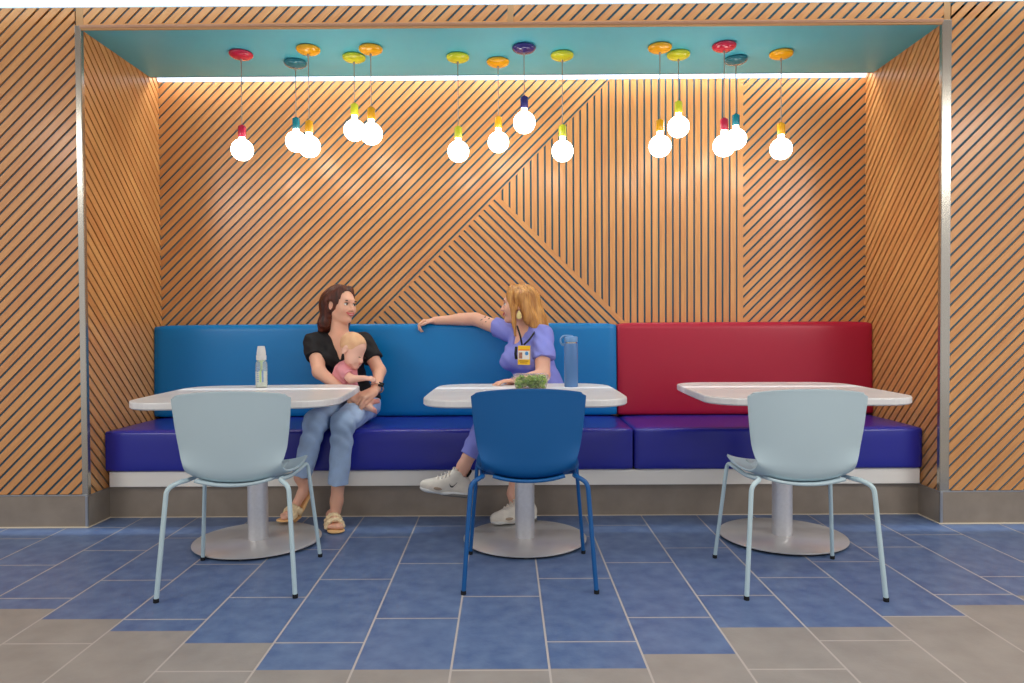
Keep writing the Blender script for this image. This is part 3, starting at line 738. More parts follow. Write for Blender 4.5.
# ---------------------------------------------------------------- woman on the left with the baby
def woman_left():
    h = .004
    F = Field((-1.36, -.22, 0.0), (-.66, .70, 1.36), h)
    pel, ch, nb = (-.965, .50, .61), (-1.040, .49, .90), (-1.048, .485, 1.045)
    F.ell(pel, (.150, .11, .10)); F.ell((-1.01, .50, .74), (.115, .09, .12), k=.05); F.ell(ch, (.130, .088, .125), k=.05)
    F.cap((-1.195, .49, .990), (-.91, .49, .990), .045, .045, .04); F.ell((-1.10, .42, .895), (.055, .045, .05), k=.03); F.ell((-.985, .42, .890), (.055, .045, .05), k=.03)
    ho = (-1.030, .475, 1.205); HR = frame((.80, -.58, -.06), (.04, .05, 1))
    F.cap(nb, (-1.045, .487, 1.13), .054, .049, .03)
    head(F, ho, HR)
    # arms
    F.cap((-1.203, .485, .975), (-1.125, .315, .815), .047, .039, .02); F.cap((-1.125, .315, .815), (-.945, .245, .690), .039, .024, .015)
    F.cap((-.895, .485, .975), (-.795, .42, .812), .046, .038, .02); F.cap((-.795, .42, .812), (-.785, .272, .718), .038, .024, .015)
    hand(F, (-.785, .266, .716), (-.76, -.52, -.38), (-.16, -.50, .85), 1, curl=(32, 40, 26), s=1.10, thumb=(14, 8), spread=9, k=.002)
    hand(F, (-.945, .245, .690), (.88, -.22, -.36), (-.1, -.65, .75), -1, curl=(34, 50, 40), s=.94)
    # legs
    kr, kl = (-1.075, .06, .560), (-.925, .055, .553); ar, al = (-1.168, .082, .250), (-.962, .045, .125)
    F.cap((-1.05, .48, .60), kr, .075, .052, .02); F.cap((-.89, .47, .60), kl, .075, .052, .02)
    F.cap(kr, ar, .048, .033, .02); F.cap(kl, al, .048, .033, .02)
    F.cap(ar, (-1.150, .088, .195), .033, .030, .02); F.cap(al, (-.965, .035, .075), .033, .030, .02)
    fr = foot(F, (-1.135, .110, .165), (-1.226, .001, -.023), (-.5, -.6, .6), .96); fl = foot(F, (-1.005, .085, .022), (-.925, -.125, .012), (0, 0, 1), .96)
    body = F.mesh('person', [SK], None)
    tag(body, 'dark-haired woman in black tee and light jeans seated with her arms around a baby', 'person')
    features(ho, HR, body, 1, dict(white=EYEW, iris=IRIS, brow=BROW, lip=LIP))
    # tee
    T = Field((-1.32, .28, .56), (-.72, .66, 1.10), .004)
    T.ell((-.965, .50, .64), (.160, .122, .10), k=.03); T.ell((-1.01, .50, .74), (.128, .102, .13), k=.05); T.ell(ch, (.144, .101, .137), k=.05)
    T.cap((-1.205, .49, .992), (-.905, .49, .992), .054, .053, .04); T.ell((-1.10, .415, .892), (.062, .05, .056), k=.03); T.ell((-.985, .415, .887), (.062, .05, .056), k=.03)
    S2 = Field((-1.32, .28, .56), (-.72, .66, 1.10), .004); S2.cap((-1.208, .485, .978), (-1.150, .35, .850), .058, .057, .02); S2.plane((-1.165, .385, .912), (.30, -.62, -.72)); T.join(S2, .02)
    S2 = Field((-1.32, .28, .56), (-.72, .66, 1.10), .004); S2.cap((-.893, .485, .978), (-.820, .44, .850), .058, .056, .02); S2.plane((-.826, .442, .886), (.50, -.35, -.80)); T.join(S2, .02)
    T.cap((-1.045, .47, 1.09), (-1.045, .49, 1.04), .066, .068, .004, sub=True)
    T.cut((-1.16, .30, .86), (-.92, .47, 1.10), lambda x, y, z: np.maximum(np.abs(x+1.035-(1.05-z)*.10)-.004-np.clip(z-.885, -.1, .2)*.42, .885-z))
    T.plane((0, 0, .585), (0, 0, -1))
    T.warp(lambda x, y, z: .0028*np.sin(x*70+z*38)*np.sin(z*26+y*20)+.0016*np.sin(z*120+x*60))
    T.mesh('tee_shirt', TEE, body)
    J = Field((-1.30, -.06, .19), (-.74, .66, .76), .004)
    J.ell((-.965, .50, .61), (.160, .125, .098), k=.03)
    J.cap((-1.05, .48, .60), kr, .088, .064, .02); J.cap((-.89, .47, .60), kl, .088, .066, .02)
    J.cap(kr, (-1.172, .085, .22), .062, .050, .02); J.cap(kl, (-.958, .045, .16), .063, .052, .02)
    J.plane((-1.172, .085, .262), (-.22, .03, -.95), lo=(-1.30, -.06, .19), hi=(-1.02, .24, .36)); J.plane((-.955, .045, .218), (-.02, .03, -1), lo=(-1.02, -.06, .19), hi=(-.85, .20, .30))
    J.warp(lambda x, y, z: .0042*np.sin(z*85+x*50+6*np.sin(y*14))*np.clip(1-abs(z-.50)/.12, 0, 1)+.0018*np.sin(z*60-x*90))
    J.cap((-1.170, .083, .258), (-1.168, .083, .262), .041, .041, 0, sub=True); J.cap((-.956, .045, .215), (-.956, .045, .24), .041, .041, 0, sub=True)
    J.mesh('jeans', JEANS, body)
    # hair: cap with side parting and a long mass down the back
    H = Field((-1.28, .34, .98), (-.90, .70, 1.37), .0035); W = place(ho, HR)
    H.ell(W(-.026, 0, .040), (.098, .083, .088), HR, .02); H.ell(W(-.058, -.022, .006), (.088, .076, .085), HR, .03); H.cap(W(-.075, 0, .01), W(-.095, -.01, -.10), .060, .058, .03)
    H.cap(W(-.05, -.060, .03), W(-.075, -.062, -.11), .036, .030, .02); H.cap(W(-.075, -.062, -.11), W(-.112, -.052, -.175), .036, .016, .02); H.cap(W(-.095, -.01, -.10), W(-.125, -.02, -.175), .056, .022, .02)
    H.cap(W(-.04, .060, .03), W(-.040, .070, -.10), .034, .030, .02); H.cap(W(-.04, .07, -.10), W(-.02, .075, -.14), .028, .012, .02)
    H.cap(W(.02, -.035, .100), W(-.035, -.078, .02), .020, .024, .02); H.cap(W(.02, .035, .100), W(-.02, .078, .02), .022, .024, .02)
    H.ell(W(.088, -.006, .030), (.066, .062, .074), HR, .010, True); H.ell(W(.075, 0, -.055), (.078, .062, .085), HR, .01, True)
    H.ell(W(-.006, -.086, -.004), (.019, .018, .026), HR, .008, True)
    def strands(x, y, z):
        q = np.stack([x, y, z], -1)-np.array(ho); a = np.arctan2(q@HR[:, 1], -(q@HR[:, 0])); return .0016*np.sin(a*46+z*22)+.0012*np.sin(a*23-z*35+1)
    H.warp(strands); H.mesh('hair', HAIR_A, body)
    # sandals
    for (R, Wf), base in ((fr, (-1.135, .110, .165)), (fl, (-1.005, .085, .022))):
        G = Field(np.array(Wf(.1, 0, 0))-.17, np.array(Wf(.1, 0, 0))+.17, .0035)
        G.cap(Wf(.025, 0, -.008), Wf(.10, 0, -.008), .034, .036, .02, flat=(R[:, 2], .24)); G.cap(Wf(.09, 0, -.008), Wf(.145, .001, -.008), .036, .041, .02, flat=(R[:, 2], .22)); G.cap(Wf(.150, .001, -.008), Wf(.205, .004, -.008), .042, .046, .02, flat=((0, 0, 1), .18))
        so = G.mesh('sandal', SOLE, body)
        G = Field(np.array(Wf(.12, 0, 0))-.16, np.array(Wf(.12, 0, 0))+.15, .0035)
        for x0, rr in ((.118, .040), (.172, .043)):
            for i in range(9):
                a = math.pi*i/8; y = math.cos(a)*rr; z = .006+math.sin(a)*(.048 if x0 < .15 else .036)
                G.ell(Wf(x0+.006*(-1)**i, y, z), (.015, .0125, .0125), R, .004)
                G.ell(Wf(x0-.008*(-1)**i, y*.97, z+.001), (.011, .011, .010), R, .003)
        G.mesh('braided_strap', CREAM, so)
    # watch on her left wrist, ring, nails
    d = np.array([-.014, -.158, -.098]); d /= np.linalg.norm(d); R = frame(d, (0.3, -.6, .6)); W = place((-.7805, .278, .722), R)
    bm = bmesh.new()
    tube(bm, [W(0, .0335*math.cos(a), .0335*math.sin(a)) for a in np.linspace(0, 2*math.pi, 33)], .0045, 8); wt = bm_obj('wristwatch', bm, mat('rose band', (214, 176, 150), .35, .5), body, True)
    bm = bmesh.new(); r = bmesh.ops.create_cube(bm, size=1)
    for v in bm.verts: v.co = Vector(W(v.co.x*.022, v.co.y*.024+.014, v.co.z*.008+.0335))
    bmesh.ops.bevel(bm, geom=bm.edges[:], offset=.003, segments=2, affect='EDGES'); bm_obj('watch_face', bm, M['rubber'], wt)
    return body
woman_left()

def baby():
    F = Field((-1.12, .12, .56), (-.70, .50, 1.06), .0035)
    ho = (-.930, .322, .935); HR = frame((.80, -.38, -.46), (.42, -.05, .90))
    head(F, ho, HR, .90, True)
    F.cap((-.935, .345, .87), (-.975, .35, .82), .038, .05, .03); F.ell((-.985, .345, .775), (.066, .062, .085), k=.03); F.ell((-.97, .34, .70), (.065, .062, .05), k=.03)
    F.cap((-.985, .29, .822), (-.925, .245, .778), .027, .024, .015); F.cap((-.925, .245, .778), (-.850, .238, .782), .023, .016, .012)
    hand(F, (-.850, .238, .782), (.96, .0, -.05), (0, -.5, .85), 1, curl=(35, 45, 40), s=.50, k=.003)
    F.cap((-.95, .32, .695), (-.86, .27, .655), .036, .030, .02); F.cap((-.86, .27, .655), (-.815, .240, .645), .028, .020, .012)
    F.cap((-.93, .34, .69), (-.86, .235, .625), .034, .028, .02); F.cap((-.86, .235, .625), (-.815, .215, .618), .026, .019, .012)
    for p, q in (((-.815, .240, .645), (-.772, .228, .652)), ((-.815, .215, .618), (-.782, .205, .600))):
        F.cap(p, q, .018, .014, .010)
        d = np.array(q)-np.array(p)
        for i in range(5): F.cap(np.array(q)+np.array([0, -.008+.004*i, .010-.005*i]), np.array(q)+d*.26+np.array([0, -.009+.004*i, .011-.0055*i]), .0050, .0052, .003)
    b = F.mesh('baby', [SKBABY, mat('rosy baby skin', (238, 168, 156), .5, sub=.15)], matfn=lambda c: (c[:, 0] > -.790) & (c[:, 2] < .69)); tag(b, 'fair-haired baby in a pink top held on the lap of the woman in black', 'baby')
    P = Field((-1.10, .22, .62), (-.86, .46, .92), .0035)
    P.cap((-.945, .345, .862), (-.975, .35, .82), .044, .058, .03); P.ell((-.985, .345, .775), (.075, .071, .092), k=.03); P.ell((-.97, .34, .70), (.073, .070, .055), k=.03)
    P.cap((-.985, .295, .826), (-.938, .255, .790), .036, .034, .015); P.plane((-.945, .26, .795), (.75, -.45, -.5), lo=(-.975, .22, .74), hi=(-.86, .29, .84))
    P.ell((-.925, .335, .900), (.05, .05, .038), k=.006, sub=True)
    P.warp(lambda x, y, z: .0022*np.sin(x*90+z*60)*np.sin(z*50+y*40))
    P.mesh('pink_top', PINK, b)
    H = Field((-1.06, .20, .86), (-.80, .46, 1.07), .0035); W = place(ho, HR)
    H.ell(W(-.018, 0, .034), (.0845, .0656, .0715), HR, .01); H.ell(W(.075, 0, -.01), (.060, .075, .085), HR, .012, True); H.ell(W(-.01, 0, -.075), (.09, .09, .075), HR, .012, True)
    H.mesh('hair', HAIR_C, b)
    features(ho, HR, b, .9, dict(white=EYEW, iris=IRIS, brow=HAIR_C, lip=LIP), closed=True)
    for sy in (1, -1):
        bm = bmesh.new(); bmesh.ops.create_icosphere(bm, subdivisions=2, radius=1)
        for v in bm.verts: v.co = Vector(W(.0765+v.co.x*.004, .026*sy+v.co.y*.010, -.002+v.co.z*.0022))
        bm_obj('eyelashes', bm, BROW, b, True)
baby()

# ---------------------------------------------------------------- woman on the right in lilac scrubs
def woman_right():
    F = Field((-.66, -.16, 0.0), (.44, .80, 1.36), .004)
    sf, sn = (-.030, .585, 1.045), (.178, .385, 1.020)
    F.ell((.17, .47, .61), (.155, .14, .10)); F.ell((.155, .47, .74), (.125, .115, .12), k=.05); F.ell((.095, .48, .90), (.135, .120, .125), k=.05)
    F.cap(sf, sn, .048, .048, .05); F.ell((.00, .42, .875), (.065, .06, .055), k=.03); F.ell((.10, .355, .865), (.062, .06, .055), k=.03)
    F.cap((.080, .49, 1.05), (.062, .485, 1.12), .056, .050, .03)
    ho = (.036, .480, 1.200); HR = frame((-.985, .10, -.04), (0, 0.03, 1)); head(F, ho, HR)
    F.cap(sf, (-.235, .685, 1.122), .048, .041, .02); F.cap((-.235, .685, 1.122), (-.492, .712, 1.114), .041, .026, .012); F.ell((-.30, .695, 1.124), (.09, .036, .036), k=.02)
    hand(F, (-.492, .712, 1.114), (-.97, -.10, -.10), (-.15, .25, 1), 1, curl=(38, 48, 30), s=.88, thumb=(28, 20))
    F.cap(sn, (.172, .235, .795), .050, .042, .02); F.cap((.172, .235, .795), (.035, .115, .776), .040, .024, .015)
    hand(F, (.035, .115, .776), (-.97, -.22, -.06), (0, .1, 1), -1, curl=(10, 14, 12), s=.92)
    # legs: near leg crossed over, foot in the air pointing left
    ka, aa = (-.105, .03, .630), (-.262, -.050, .330); kb, ab = (.085, .03, .570), (.002, .045, .165)
    F.cap((.13, .44, .62), ka, .080, .052, .02); F.cap(ka, aa, .050, .034, .02); F.cap((.24, .42, .60), kb, .080, .052, .02); F.cap(kb, ab, .050, .033, .02)
    F.cap(aa, (-.285, -.058, .270), .033, .033, .02); F.cap((-.285, -.058, .245), (-.43, -.088, .238), .030, .024, .02)
    F.cap(ab, (.012, .025, .085), .032, .030, .02); F.cap((.03, .02, .065), (-.07, -.05, .050), .028, .022, .02)
    def skin_mat(P_):                             # forearm tattoo lines near the elbow of the outstretched arm
        return np.zeros(len(P_))
    body = F.mesh('person', [SKB]); tag(body, 'long-haired woman in lilac scrubs resting one arm along the blue backrest', 'person')
    features(ho, HR, body, 1, dict(white=EYEW, iris=IRIS, brow=BROW2, lip=LIP))
    T = Field((-.24, .16, .56), (.40, .72, 1.14), .004)
    T.ell((.172, .47, .64), (.165, .150, .11), k=.03); T.ell((.155, .47, .74), (.140, .128, .13), k=.05); T.ell((.095, .48, .90), (.150, .134, .137), k=.05)
    T.cap(sf, sn, .058, .058, .05); T.ell((-.005, .415, .872), (.072, .067, .062), k=.03); T.ell((.095, .348, .862), (.069, .066, .062), k=.03)
    S2 = Field((-.24, .16, .56), (.40, .72, 1.14), .004); S2.cap(sf, (-.150, .640, 1.085), .061, .060, .02); S2.plane((-.112, .622, 1.075), (-.90, .38, .15)); T.join(S2, .02)
    S2 = Field((-.24, .16, .56), (.40, .72, 1.14), .004); S2.cap(sn, (.186, .265, .85), .064, .066, .02); S2.plane((.188, .30, .880), (.02, -.40, -.92)); T.join(S2, .02)
    T.cap((.086, .488, 1.135), (.090, .49, 1.06), .060, .074, .004, sub=True)
    nn = (-.72, -.69); ax = (.69, -.72)          # chest direction and the direction across it
    T.cut((-.12, .22, .92), (.22, .52, 1.14), lambda x, y, z: np.maximum(np.maximum(np.abs((x-.075)*ax[0]+(y-.47)*ax[1]-(1.06-z)*.05)-.004-np.clip(z-.955, -.1, .2)*.55, .955-z), .02-((x-.075)*nn[0]+(y-.47)*nn[1])))
    T.plane((0, 0, .58), (0, 0, -1))
    T.warp(lambda x, y, z: .0035*np.sin(x*48-y*30+z*40)*np.sin(z*24+x*12)+.0018*np.sin((x+z)*95))
    T.mesh('scrub_top', SCRUB, body)
    J = Field((-.34, -.12, .33), (.40, .62, .76), .004)
    J.ell((.17, .47, .61), (.165, .15, .10), k=.03); J.cap((.13, .44, .62), ka, .092, .066, .02); J.cap(ka, (-.262, -.050, .33), .064, .046, .02)
    J.cap((.24, .42, .60), kb, .090, .066, .02); J.cap(kb, (.03, .04, .33), .062, .05, .02)
    J.plane((-.232, -.035, .385), (-.45, -.2, -.87), lo=(-.34, -.12, .30), hi=(-.13, .1, .5)); J.plane((.03, .04, .37), (0, 0, -1), lo=(-.05, -.05, .3), hi=(.14, .16, .45))
    J.warp(lambda x, y, z: .0032*np.sin(z*70+x*60)*np.sin(z*33-x*20))
    J.mesh('scrub_trousers', SCRUB, body)
    # hair
    H = Field((-.10, .30, .93), (.30, .66, 1.37), .0035); W = place(ho, HR)
    H.ell(W(-.026, 0, .040), (.102, .086, .090), HR, .02); H.cap(W(-.07, .0, .02), W(-.115, .01, -.12), .060, .062, .03); H.cap(W(-.115, .01, -.12), W(-.165, .04, -.185), .056, .020, .02)
    H.cap(W(-.035, .062, .04), W(-.072, .078, -.085), .040, .036, .02); H.cap(W(-.072, .078, -.085), W(-.130, .080, -.175), .036, .018, .02)
    H.cap(W(.038, .052, .062), W(.020, .082, -.02), .026, .020, .015); H.cap(W(.020, .082, -.02), W(.022, .090, -.100), .018, .013, .01); H.cap(W(.022, .090, -.100), W(.014, .10, -.185), .013, .006, .01)
    H.cap(W(.03, .03, .098), W(-.02, .075, .045), .026, .03, .02)
    H.cap(W(.03, -.045, .085), W(.0, -.085, .0), .026, .026, .02); H.cap(W(.0, -.085, .0), W(-.02, -.085, -.13), .026, .018, .02)
    H.ell(W(.100, -.012, .028), (.060, .058, .070), HR, .010, True); H.ell(W(.080, -.01, -.05), (.060, .062, .08), HR, .01, True)
    def strands(x, y, z):
        q = np.stack([x, y, z], -1)-np.array(ho); a = np.arctan2(q@HR[:, 1], -(q@HR[:, 0])); return .0018*np.sin(a*44+z*26)+.0014*np.sin(a*21-z*40+1)
    H.warp(strands); H.mesh('hair', HAIR_B, body)
    bm = bmesh.new(); e = W(-.012, .100, -.062)
    bmesh.ops.create_icosphere(bm, subdivisions=3, radius=1)
    for v in bm.verts:
        t = (1-v.co.z)/2; v.co = Vector((e[0]+v.co.x*.018*(.45+t*.7), e[1]+v.co.y*.003, e[2]+v.co.z*.026))
    bm_obj('earring', bm, GOLD, body, True)
    # badge on a black lanyard
    n = np.array([-.50, -.86, .05]); R = frame(n, (0, 0, 1)); bp = (.066, .262, .908); W = place(bp, R)
    def card(name, y0, y1, z0, z1, x0, x1, m, par):
        bm = bmesh.new(); r = bmesh.ops.create_cube(bm, size=1)
        for v in bm.verts: v.co = Vector(W((x0+x1)/2+v.co.x*(x1-x0), (y0+y1)/2+v.co.y*(y1-y0), (z0+z1)/2+v.co.z*(z1-z0)))
        return bm_obj(name, bm, m, par)
    bd = card('badge', -.040, .040, -.055, .055, -.002, .001, YEL, body)
    card('badge_card', -.037, .037, -.024, .034, .001, .002, WH, bd); card('badge_stripe', -.037, .037, .026, .034, .002, .0026, ORG, bd); card('badge_photo', -.031, -.010, -.020, .016, .002, .0028, mat('badge portrait', (176, 120, 96), .5, noise=.4, nscale=90), bd)
    card('badge_line', -.030, .030, -.036, -.031, .001, .0016, mat('badge print', (150, 100, 10), .5), bd); card('badge_line', -.024, .024, -.046, -.042, .001, .0016, bpy.data.materials['badge print'], bd)
    bm = bmesh.new(); bmesh.ops.create_circle(bm, cap_ends=True, radius=.011, segments=20)
    for v in bm.verts: v.co = Vector(W(.0030, .019+v.co.x, .010+v.co.y))
    bm_obj('badge_seal', bm, BLU, bd)
    for pts in ([(.056, .335, .965), (.045, .33, 1.02), (.028, .375, 1.075)], [(.066, .275, .968), (.10, .295, 1.0), (.140, .37, 1.055), (.155, .44, 1.085)]):
        bm = bmesh.new(); tube(bm, smooth_path(pts, 6), .0055, 8); bm_obj('lanyard', bm, BLACK, bd, True)
    # spectacles/pen clipped beside the badge
    bm = bmesh.new(); tube(bm, [(.022, .292, .955), (.018, .280, .915), (.022, .283, .885)], .008, 8); bm_obj('dark_clip', bm, BLACK, bd, True)
    # tattoo: small dark leaf marks lying on the upper arm
    TT = mat('tattoo ink', (140, 116, 102), .7); tat = None
    for (x, z, a) in ((-.190, 1.118, .5), (-.172, 1.132, 1.2), (-.160, 1.105, .1), (-.148, 1.122, .9), (-.205, 1.100, 1.5), (-.178, 1.095, .6)):
        t = (x+.030)/(-.205); cy_ = .585+t*.1; cz = 1.045+t*.077; dz = z-cz; r = .0462-.004*t
        if abs(dz) > r*.95: dz = math.copysign(r*.9, dz)
        y = cy_-math.sqrt(r*r-dz*dz)-.0003
        bm = bmesh.new(); bmesh.ops.create_icosphere(bm, subdivisions=2, radius=1)
        for v in bm.verts:
            p = v.co; v.co = Vector((x+.012*p.x*math.cos(a)-.004*p.z*math.sin(a), y+.0022*p.y+.25*p.z*.004, cz+dz+.010*p.x*math.sin(a)+.004*p.z*math.cos(a)))
        bm_obj('tattoo', bm, TT, body, True)
    # trainers
    def trainer(heel, toe, up):
        R = frame(np.array(toe)-np.array(heel), up); L_ = np.linalg.norm(np.array(toe)-np.array(heel)); W0 = place(heel, R); W = lambda x, y, z: W0(x, y*1.06, z*1.25); o = np.array(W(L_/2, 0, .05))
        G = Field(o-.19, o+.19, .0035)
        G.ell(W(.040, 0, .045), (.041, .037, .056), R, .02); G.cap(W(.04, 0, .04), W(L_*.55, 0, .036), .040, .042, .02); G.cap(W(.055, 0, .075), W(.075, 0, .095), .034, .034, .02)
        G.cap(W(.095, 0, .072), W(L_*.62, 0, .036), .034, .034, .03); G.ell(W(L_*.76, 0, .028), (.066, .046, .036), R, .03)
        G.plane(W(.06, 0, .104), R[:, 2]*.95-R[:, 0]*.25); G.plane(W(0, 0, .012), -R[:, 2])
        G.cap(W(.055, 0, .085), W(.03, 0, .15), .026, .040, .004, sub=True)
        up_ = G.mesh('trainer', SHW, body)
        G = Field(o-.19, o+.19, .0035)
        G.cap(W(.035, 0, .020), W(L_*.5, 0, .014), .040, .036, .02, flat=(R[:, 2], .55)); G.cap(W(L_*.5, 0, .012), W(L_-.045, 0, .016), .038, .046, .02, flat=(R[:, 2], .40))
        G.plane(W(0, 0, .001), -R[:, 2]); G.mesh('sole', SHS, up_)
        G = Field(o-.19, o+.19, .0035); G.cap(W(.036, 0, .009), W(.12, 0, .006), .042, .040, .01, flat=(R[:, 2], .42)); G.plane(W(0, 0, -.001), -R[:, 2]); G.mesh('heel_unit', GREYS, up_)
        for i in range(5):                       # laces
            x = .105+.018*i; bm = bmesh.new(); z = .106-.0086*i
            tube(bm, smooth_path([W(x, .024, z-.012), W(x+.004, 0, z+.002), W(x, -.024, z-.012)], 5), .0032, 6); bm_obj('lace', bm, SHW, up_, True)
        bm = bmesh.new(); tube(bm, smooth_path([W(.095, .008, .094), W(.085, .02, .112), W(.100, .012, .116), W(.098, 0, .096), W(.09, -.018, .112), W(.104, -.012, .114), W(.097, 0, .095)], 5), .0034, 6); bm_obj('lace_bow', bm, SHW, up_, True)
        bm = bmesh.new(); tube(bm, smooth_path([W(.030, -.026, .092), W(.018, -.014, .104), W(.012, 0, .112), W(.018, .014, .104), W(.030, .026, .092)], 5), .0065, 8); bm_obj('collar_tab', bm, BLACK, up_, True)
        for s_ in (1, -1):                       # curved tick on each side
            pts = [(.098+(a_-.098)*.72, .052+(b_-.052)*.72) for a_, b_ in [(.128, .060), (.118, .050), (.108, .045), (.098, .047), (.082, .060), (.070, .070), (.084, .056), (.098, .040), (.112, .038), (.121, .046)]]
            vs = []
            for x, z in pts: vs.append(W(x, s_*(.0425 if z < .05 else .0415-.25*(z-.05)), z))
            vs2 = [np.array(v)+R[:, 1]*s_*.003 for v in vs]; n_ = len(vs)
            me_obj('tick_mark', vs+vs2, [list(range(n_)), list(range(2*n_-1, n_-1, -1))]+[[i, (i+1) % n_, n_+(i+1) % n_, n_+i] for i in range(n_)], BLACK, up_)
        G = Field(o-.19, o+.19, .0035)
        for s_ in (1, -1): G.ell(W(L_*.66, s_*.037, .030), (.030, .013, .012), R, .01)
        G.mesh('side_panel', SHB, up_)
    trainer((-.238, -.045, .168), (-.492, -.098, .212), (.12, -.06, 1)); trainer((.122, .035, .019), (-.118, -.062, .019), (0, 0, 1))
woman_right()

# ------------------------------------------------------------------ things on the tables
def bottle():
    t = empty('baby_bottle', (-1.359, .03, .75), 0, 'clear baby feeding bottle standing on the left white table', 'baby bottle'); t.scale = (1, 1, 1.06)
    PLc = mat('clear plastic', (238, 244, 240), .12, trans=.75, ior=1.2); MK = mat('watery milk', (244, 244, 230), .4); MB_ = mat('bottle print', (120, 150, 196), .5)
    WP = mat('translucent white cap', (238, 236, 232), .35, trans=.3, ior=1.2); GR = mat('green vent', (176, 206, 130), .5)
    bm = bmesh.new(); lathe(bm, [(0, .001), (.027, .001), (.0305, .005), (.0305, .112), (.029, .126), (.022, .136), (.021, .145)], 36); bm_obj('bottle_body', bm, PLc, t, True, angle=50)
    bm = bmesh.new(); lathe(bm, [(0, .004), (.026, .004), (.0275, .008), (.0275, .082), (0, .0825)], 30); bm_obj('milk', bm, MK, t, True, angle=50)
    bm = bmesh.new(); lathe(bm, [(.005, .015), (.005, .125), (.016, .14), (.016, .145)], 16); bm_obj('vent_tube', bm, GR, t, True, angle=50)
    bm = bmesh.new(); lathe(bm, [(.022, .139), (.0262, .141), (.0268, .162), (.024, .166), (.0, .1665)], 36); bm_obj('collar', bm, WP, t, True, angle=50)
    bm = bmesh.new(); lathe(bm, [(.0235, .166), (.0242, .176), (.0205, .198), (.0185, .2085), (.0165, .211), (0, .2115)], 36); bm_obj('cap', bm, WP, t, True, angle=50)
    for i in range(8):
        z = .030+.010*i; a = -math.pi/2-.35
        vs = []
        for aa in (a-.22, a-.11, a, a+.11, a+.22):
            for zz in (z, z+.0035): vs.append((.0309*math.cos(aa), .0309*math.sin(aa), zz))
        me_obj('volume_mark', vs, [(0+2*j, 2+2*j, 3+2*j, 1+2*j) for j in range(4)], MB_, t)
    for j, w in ((0, .12), (1, .12)):
        vs = []; a = -math.pi/2+.15+.42*j
        for aa in (a-w, a, a+w):
            for zz in (.028, .088): vs.append((.0309*math.cos(aa), .0309*math.sin(aa), zz))
        me_obj('printed_panel', vs, [(0, 2, 3, 1), (2, 4, 5, 3)], (GR, MB_)[j], t)
bottle()
def flask():
    FB = mat('powder blue flask', (74, 112, 160), .42); FL = mat('flask lid', (100, 138, 180), .4)
    t = empty('water_flask', (.312, -.035, .75), math.radians(8), 'tall powder blue flask with carry loop beside the salad box', 'flask')
    bm = bmesh.new(); lathe(bm, [(0, 0), (.0345, 0), (.0365, .003), (.0365, .225), (.034, .231), (.032, .232)], 40); bm_obj('flask_body', bm, FB, t, True, angle=40)
    bm = bmesh.new(); lathe(bm, [(.0335, .231), (.0335, .234), (.0300, .2345), (.0300, .2375)], 40); bm_obj('steel_ring', bm, M['steel'], t, True, angle=40)
    bm = bmesh.new(); lathe(bm, [(.0335, .2375), (.0352, .239), (.0355, .262), (.033, .2665), (.012, .268), (0, .268)], 40); lid = bm_obj('lid', bm, FL, t, True, angle=40)
    bm = bmesh.new(); pts = smooth_path([(.01, 0, .268), (-.02, 0, .271), (-.043, 0, .268), (-.056, 0, .252), (-.053, 0, .232), (-.040, 0, .222), (-.034, 0, .232)], 5)
    tube(bm, pts, .0055, 10); bm_obj('carry_loop', bm, FL, lid, True)
flask()
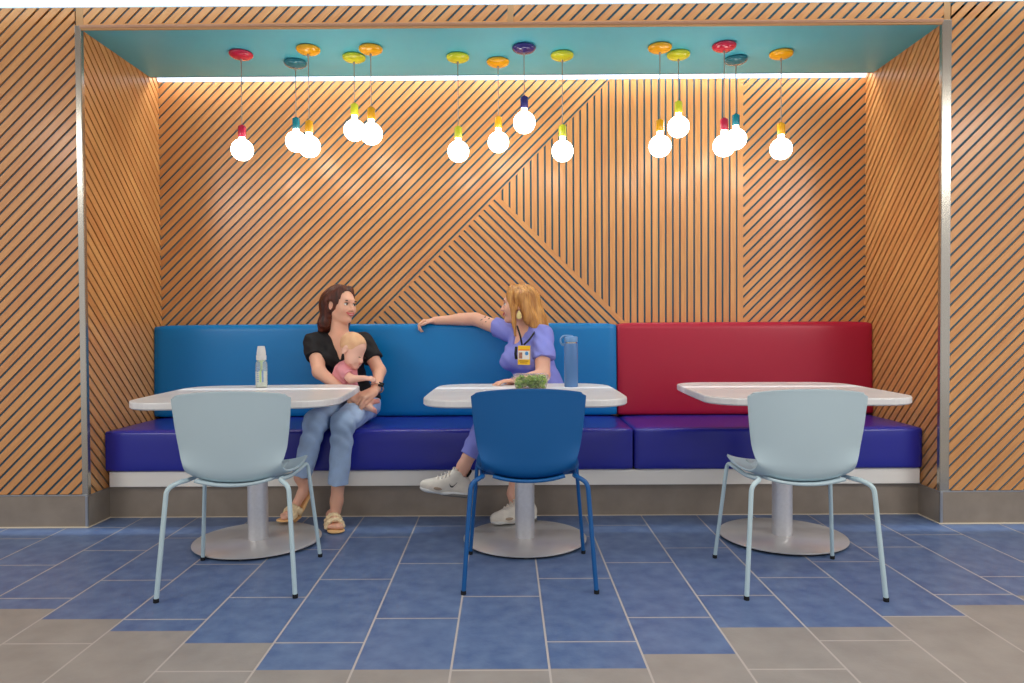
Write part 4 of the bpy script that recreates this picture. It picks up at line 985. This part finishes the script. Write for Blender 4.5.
def salad():
    CL = mat('clear clamshell', (244, 246, 244), .08, trans=.92, ior=1.12); CL.node_tree.nodes['Principled BSDF'].inputs['Alpha'].default_value = .45
    t = empty('salad_box', (.095, -.11, .75), math.radians(1), 'clear plastic clamshell full of green lettuce on the middle table', 'salad box'); t.scale = (1.16, 1.10, 1.12)
    def ring(w, d, r, z): 
        P = []
        for cx_, cy_, a0 in ((w/2-r, d/2-r, 0), (-w/2+r, d/2-r, 90), (-w/2+r, -d/2+r, 180), (w/2-r, -d/2+r, 270)):
            for i in range(5):
                a = math.radians(a0+22.5*i); P.append((cx_+r*math.cos(a), cy_+r*math.sin(a), z))
        return P
    def shell(name, rings, cap0, cap1):
        V = [p for r in rings for p in r]; n = 20; F_ = []
        for k_ in range(len(rings)-1):
            for i in range(n): F_.append((k_*n+i, k_*n+(i+1) % n, (k_+1)*n+(i+1) % n, (k_+1)*n+i))
        if cap0: F_.append(tuple(range(n-1, -1, -1)))
        if cap1: F_.append(tuple(range((len(rings)-1)*n, len(rings)*n)))
        o = me_obj(name, V, F_, CL, t, smooth=False); md = o.modifiers.new('s', 'SOLIDIFY'); md.thickness = .0006
    shell('tray', [ring(.135, .115, .02, .0008), ring(.150, .128, .024, .030), ring(.158, .134, .026, .044), ring(.172, .148, .03, .045), ring(.172, .148, .03, .048)], True, False)
    shell('lid', [ring(.172, .148, .03, .0505), ring(.160, .136, .026, .051), ring(.155, .131, .026, .062), ring(.146, .122, .026, .066), ring(.120, .098, .02, .064)], False, True)
    bm = bmesh.new(); rnd = random.Random(5)
    for i in range(110):
        z = .006+.052*rnd.random(); hw = .060+.012*min(1, z/.04)-(.006 if z > .045 else 0); x, y = rnd.uniform(-hw, hw)*.95, rnd.uniform(-hw*.8, hw*.8)
        R = Matrix.Rotation(rnd.uniform(0, 6.3), 3, 'Z')@Matrix.Rotation(rnd.uniform(-1.2, 1.2), 3, 'X'); sz = rnd.uniform(.010, .020); g = []
        for a in range(6):
            for b in range(5):
                u, v = -1+a/2.5, -1+b/2; w = (1-u*u*.8)
                p = R@Vector((u*sz, v*sz*.6*w, sz*.35*math.sin(u*3+i)+sz*.25*math.sin(v*5+u*4+i)))+Vector((x, y, z))
                p.x = max(-.072, min(.072, p.x)); p.y = max(-.061, min(.061, p.y)); p.z = max(.003, min(.0635, p.z)); g.append(bm.verts.new(p))
        for a in range(5):
            for b in range(4): bm.faces.new((g[a*5+b], g[a*5+b+1], g[a*5+b+6], g[a*5+b+5])).material_index = 0 if i % 4 else 1
    bmo = bm_obj('lettuce', bm, [mat('lettuce', (156, 190, 74), .5, noise=.35, nscale=40, col2=(96, 142, 44)), mat('pale lettuce', (178, 200, 96), .5)], t, True)
    bmo['kind'] = 'stuff'; md = bmo.modifiers.new('s', 'SOLIDIFY'); md.thickness = .0006
salad()
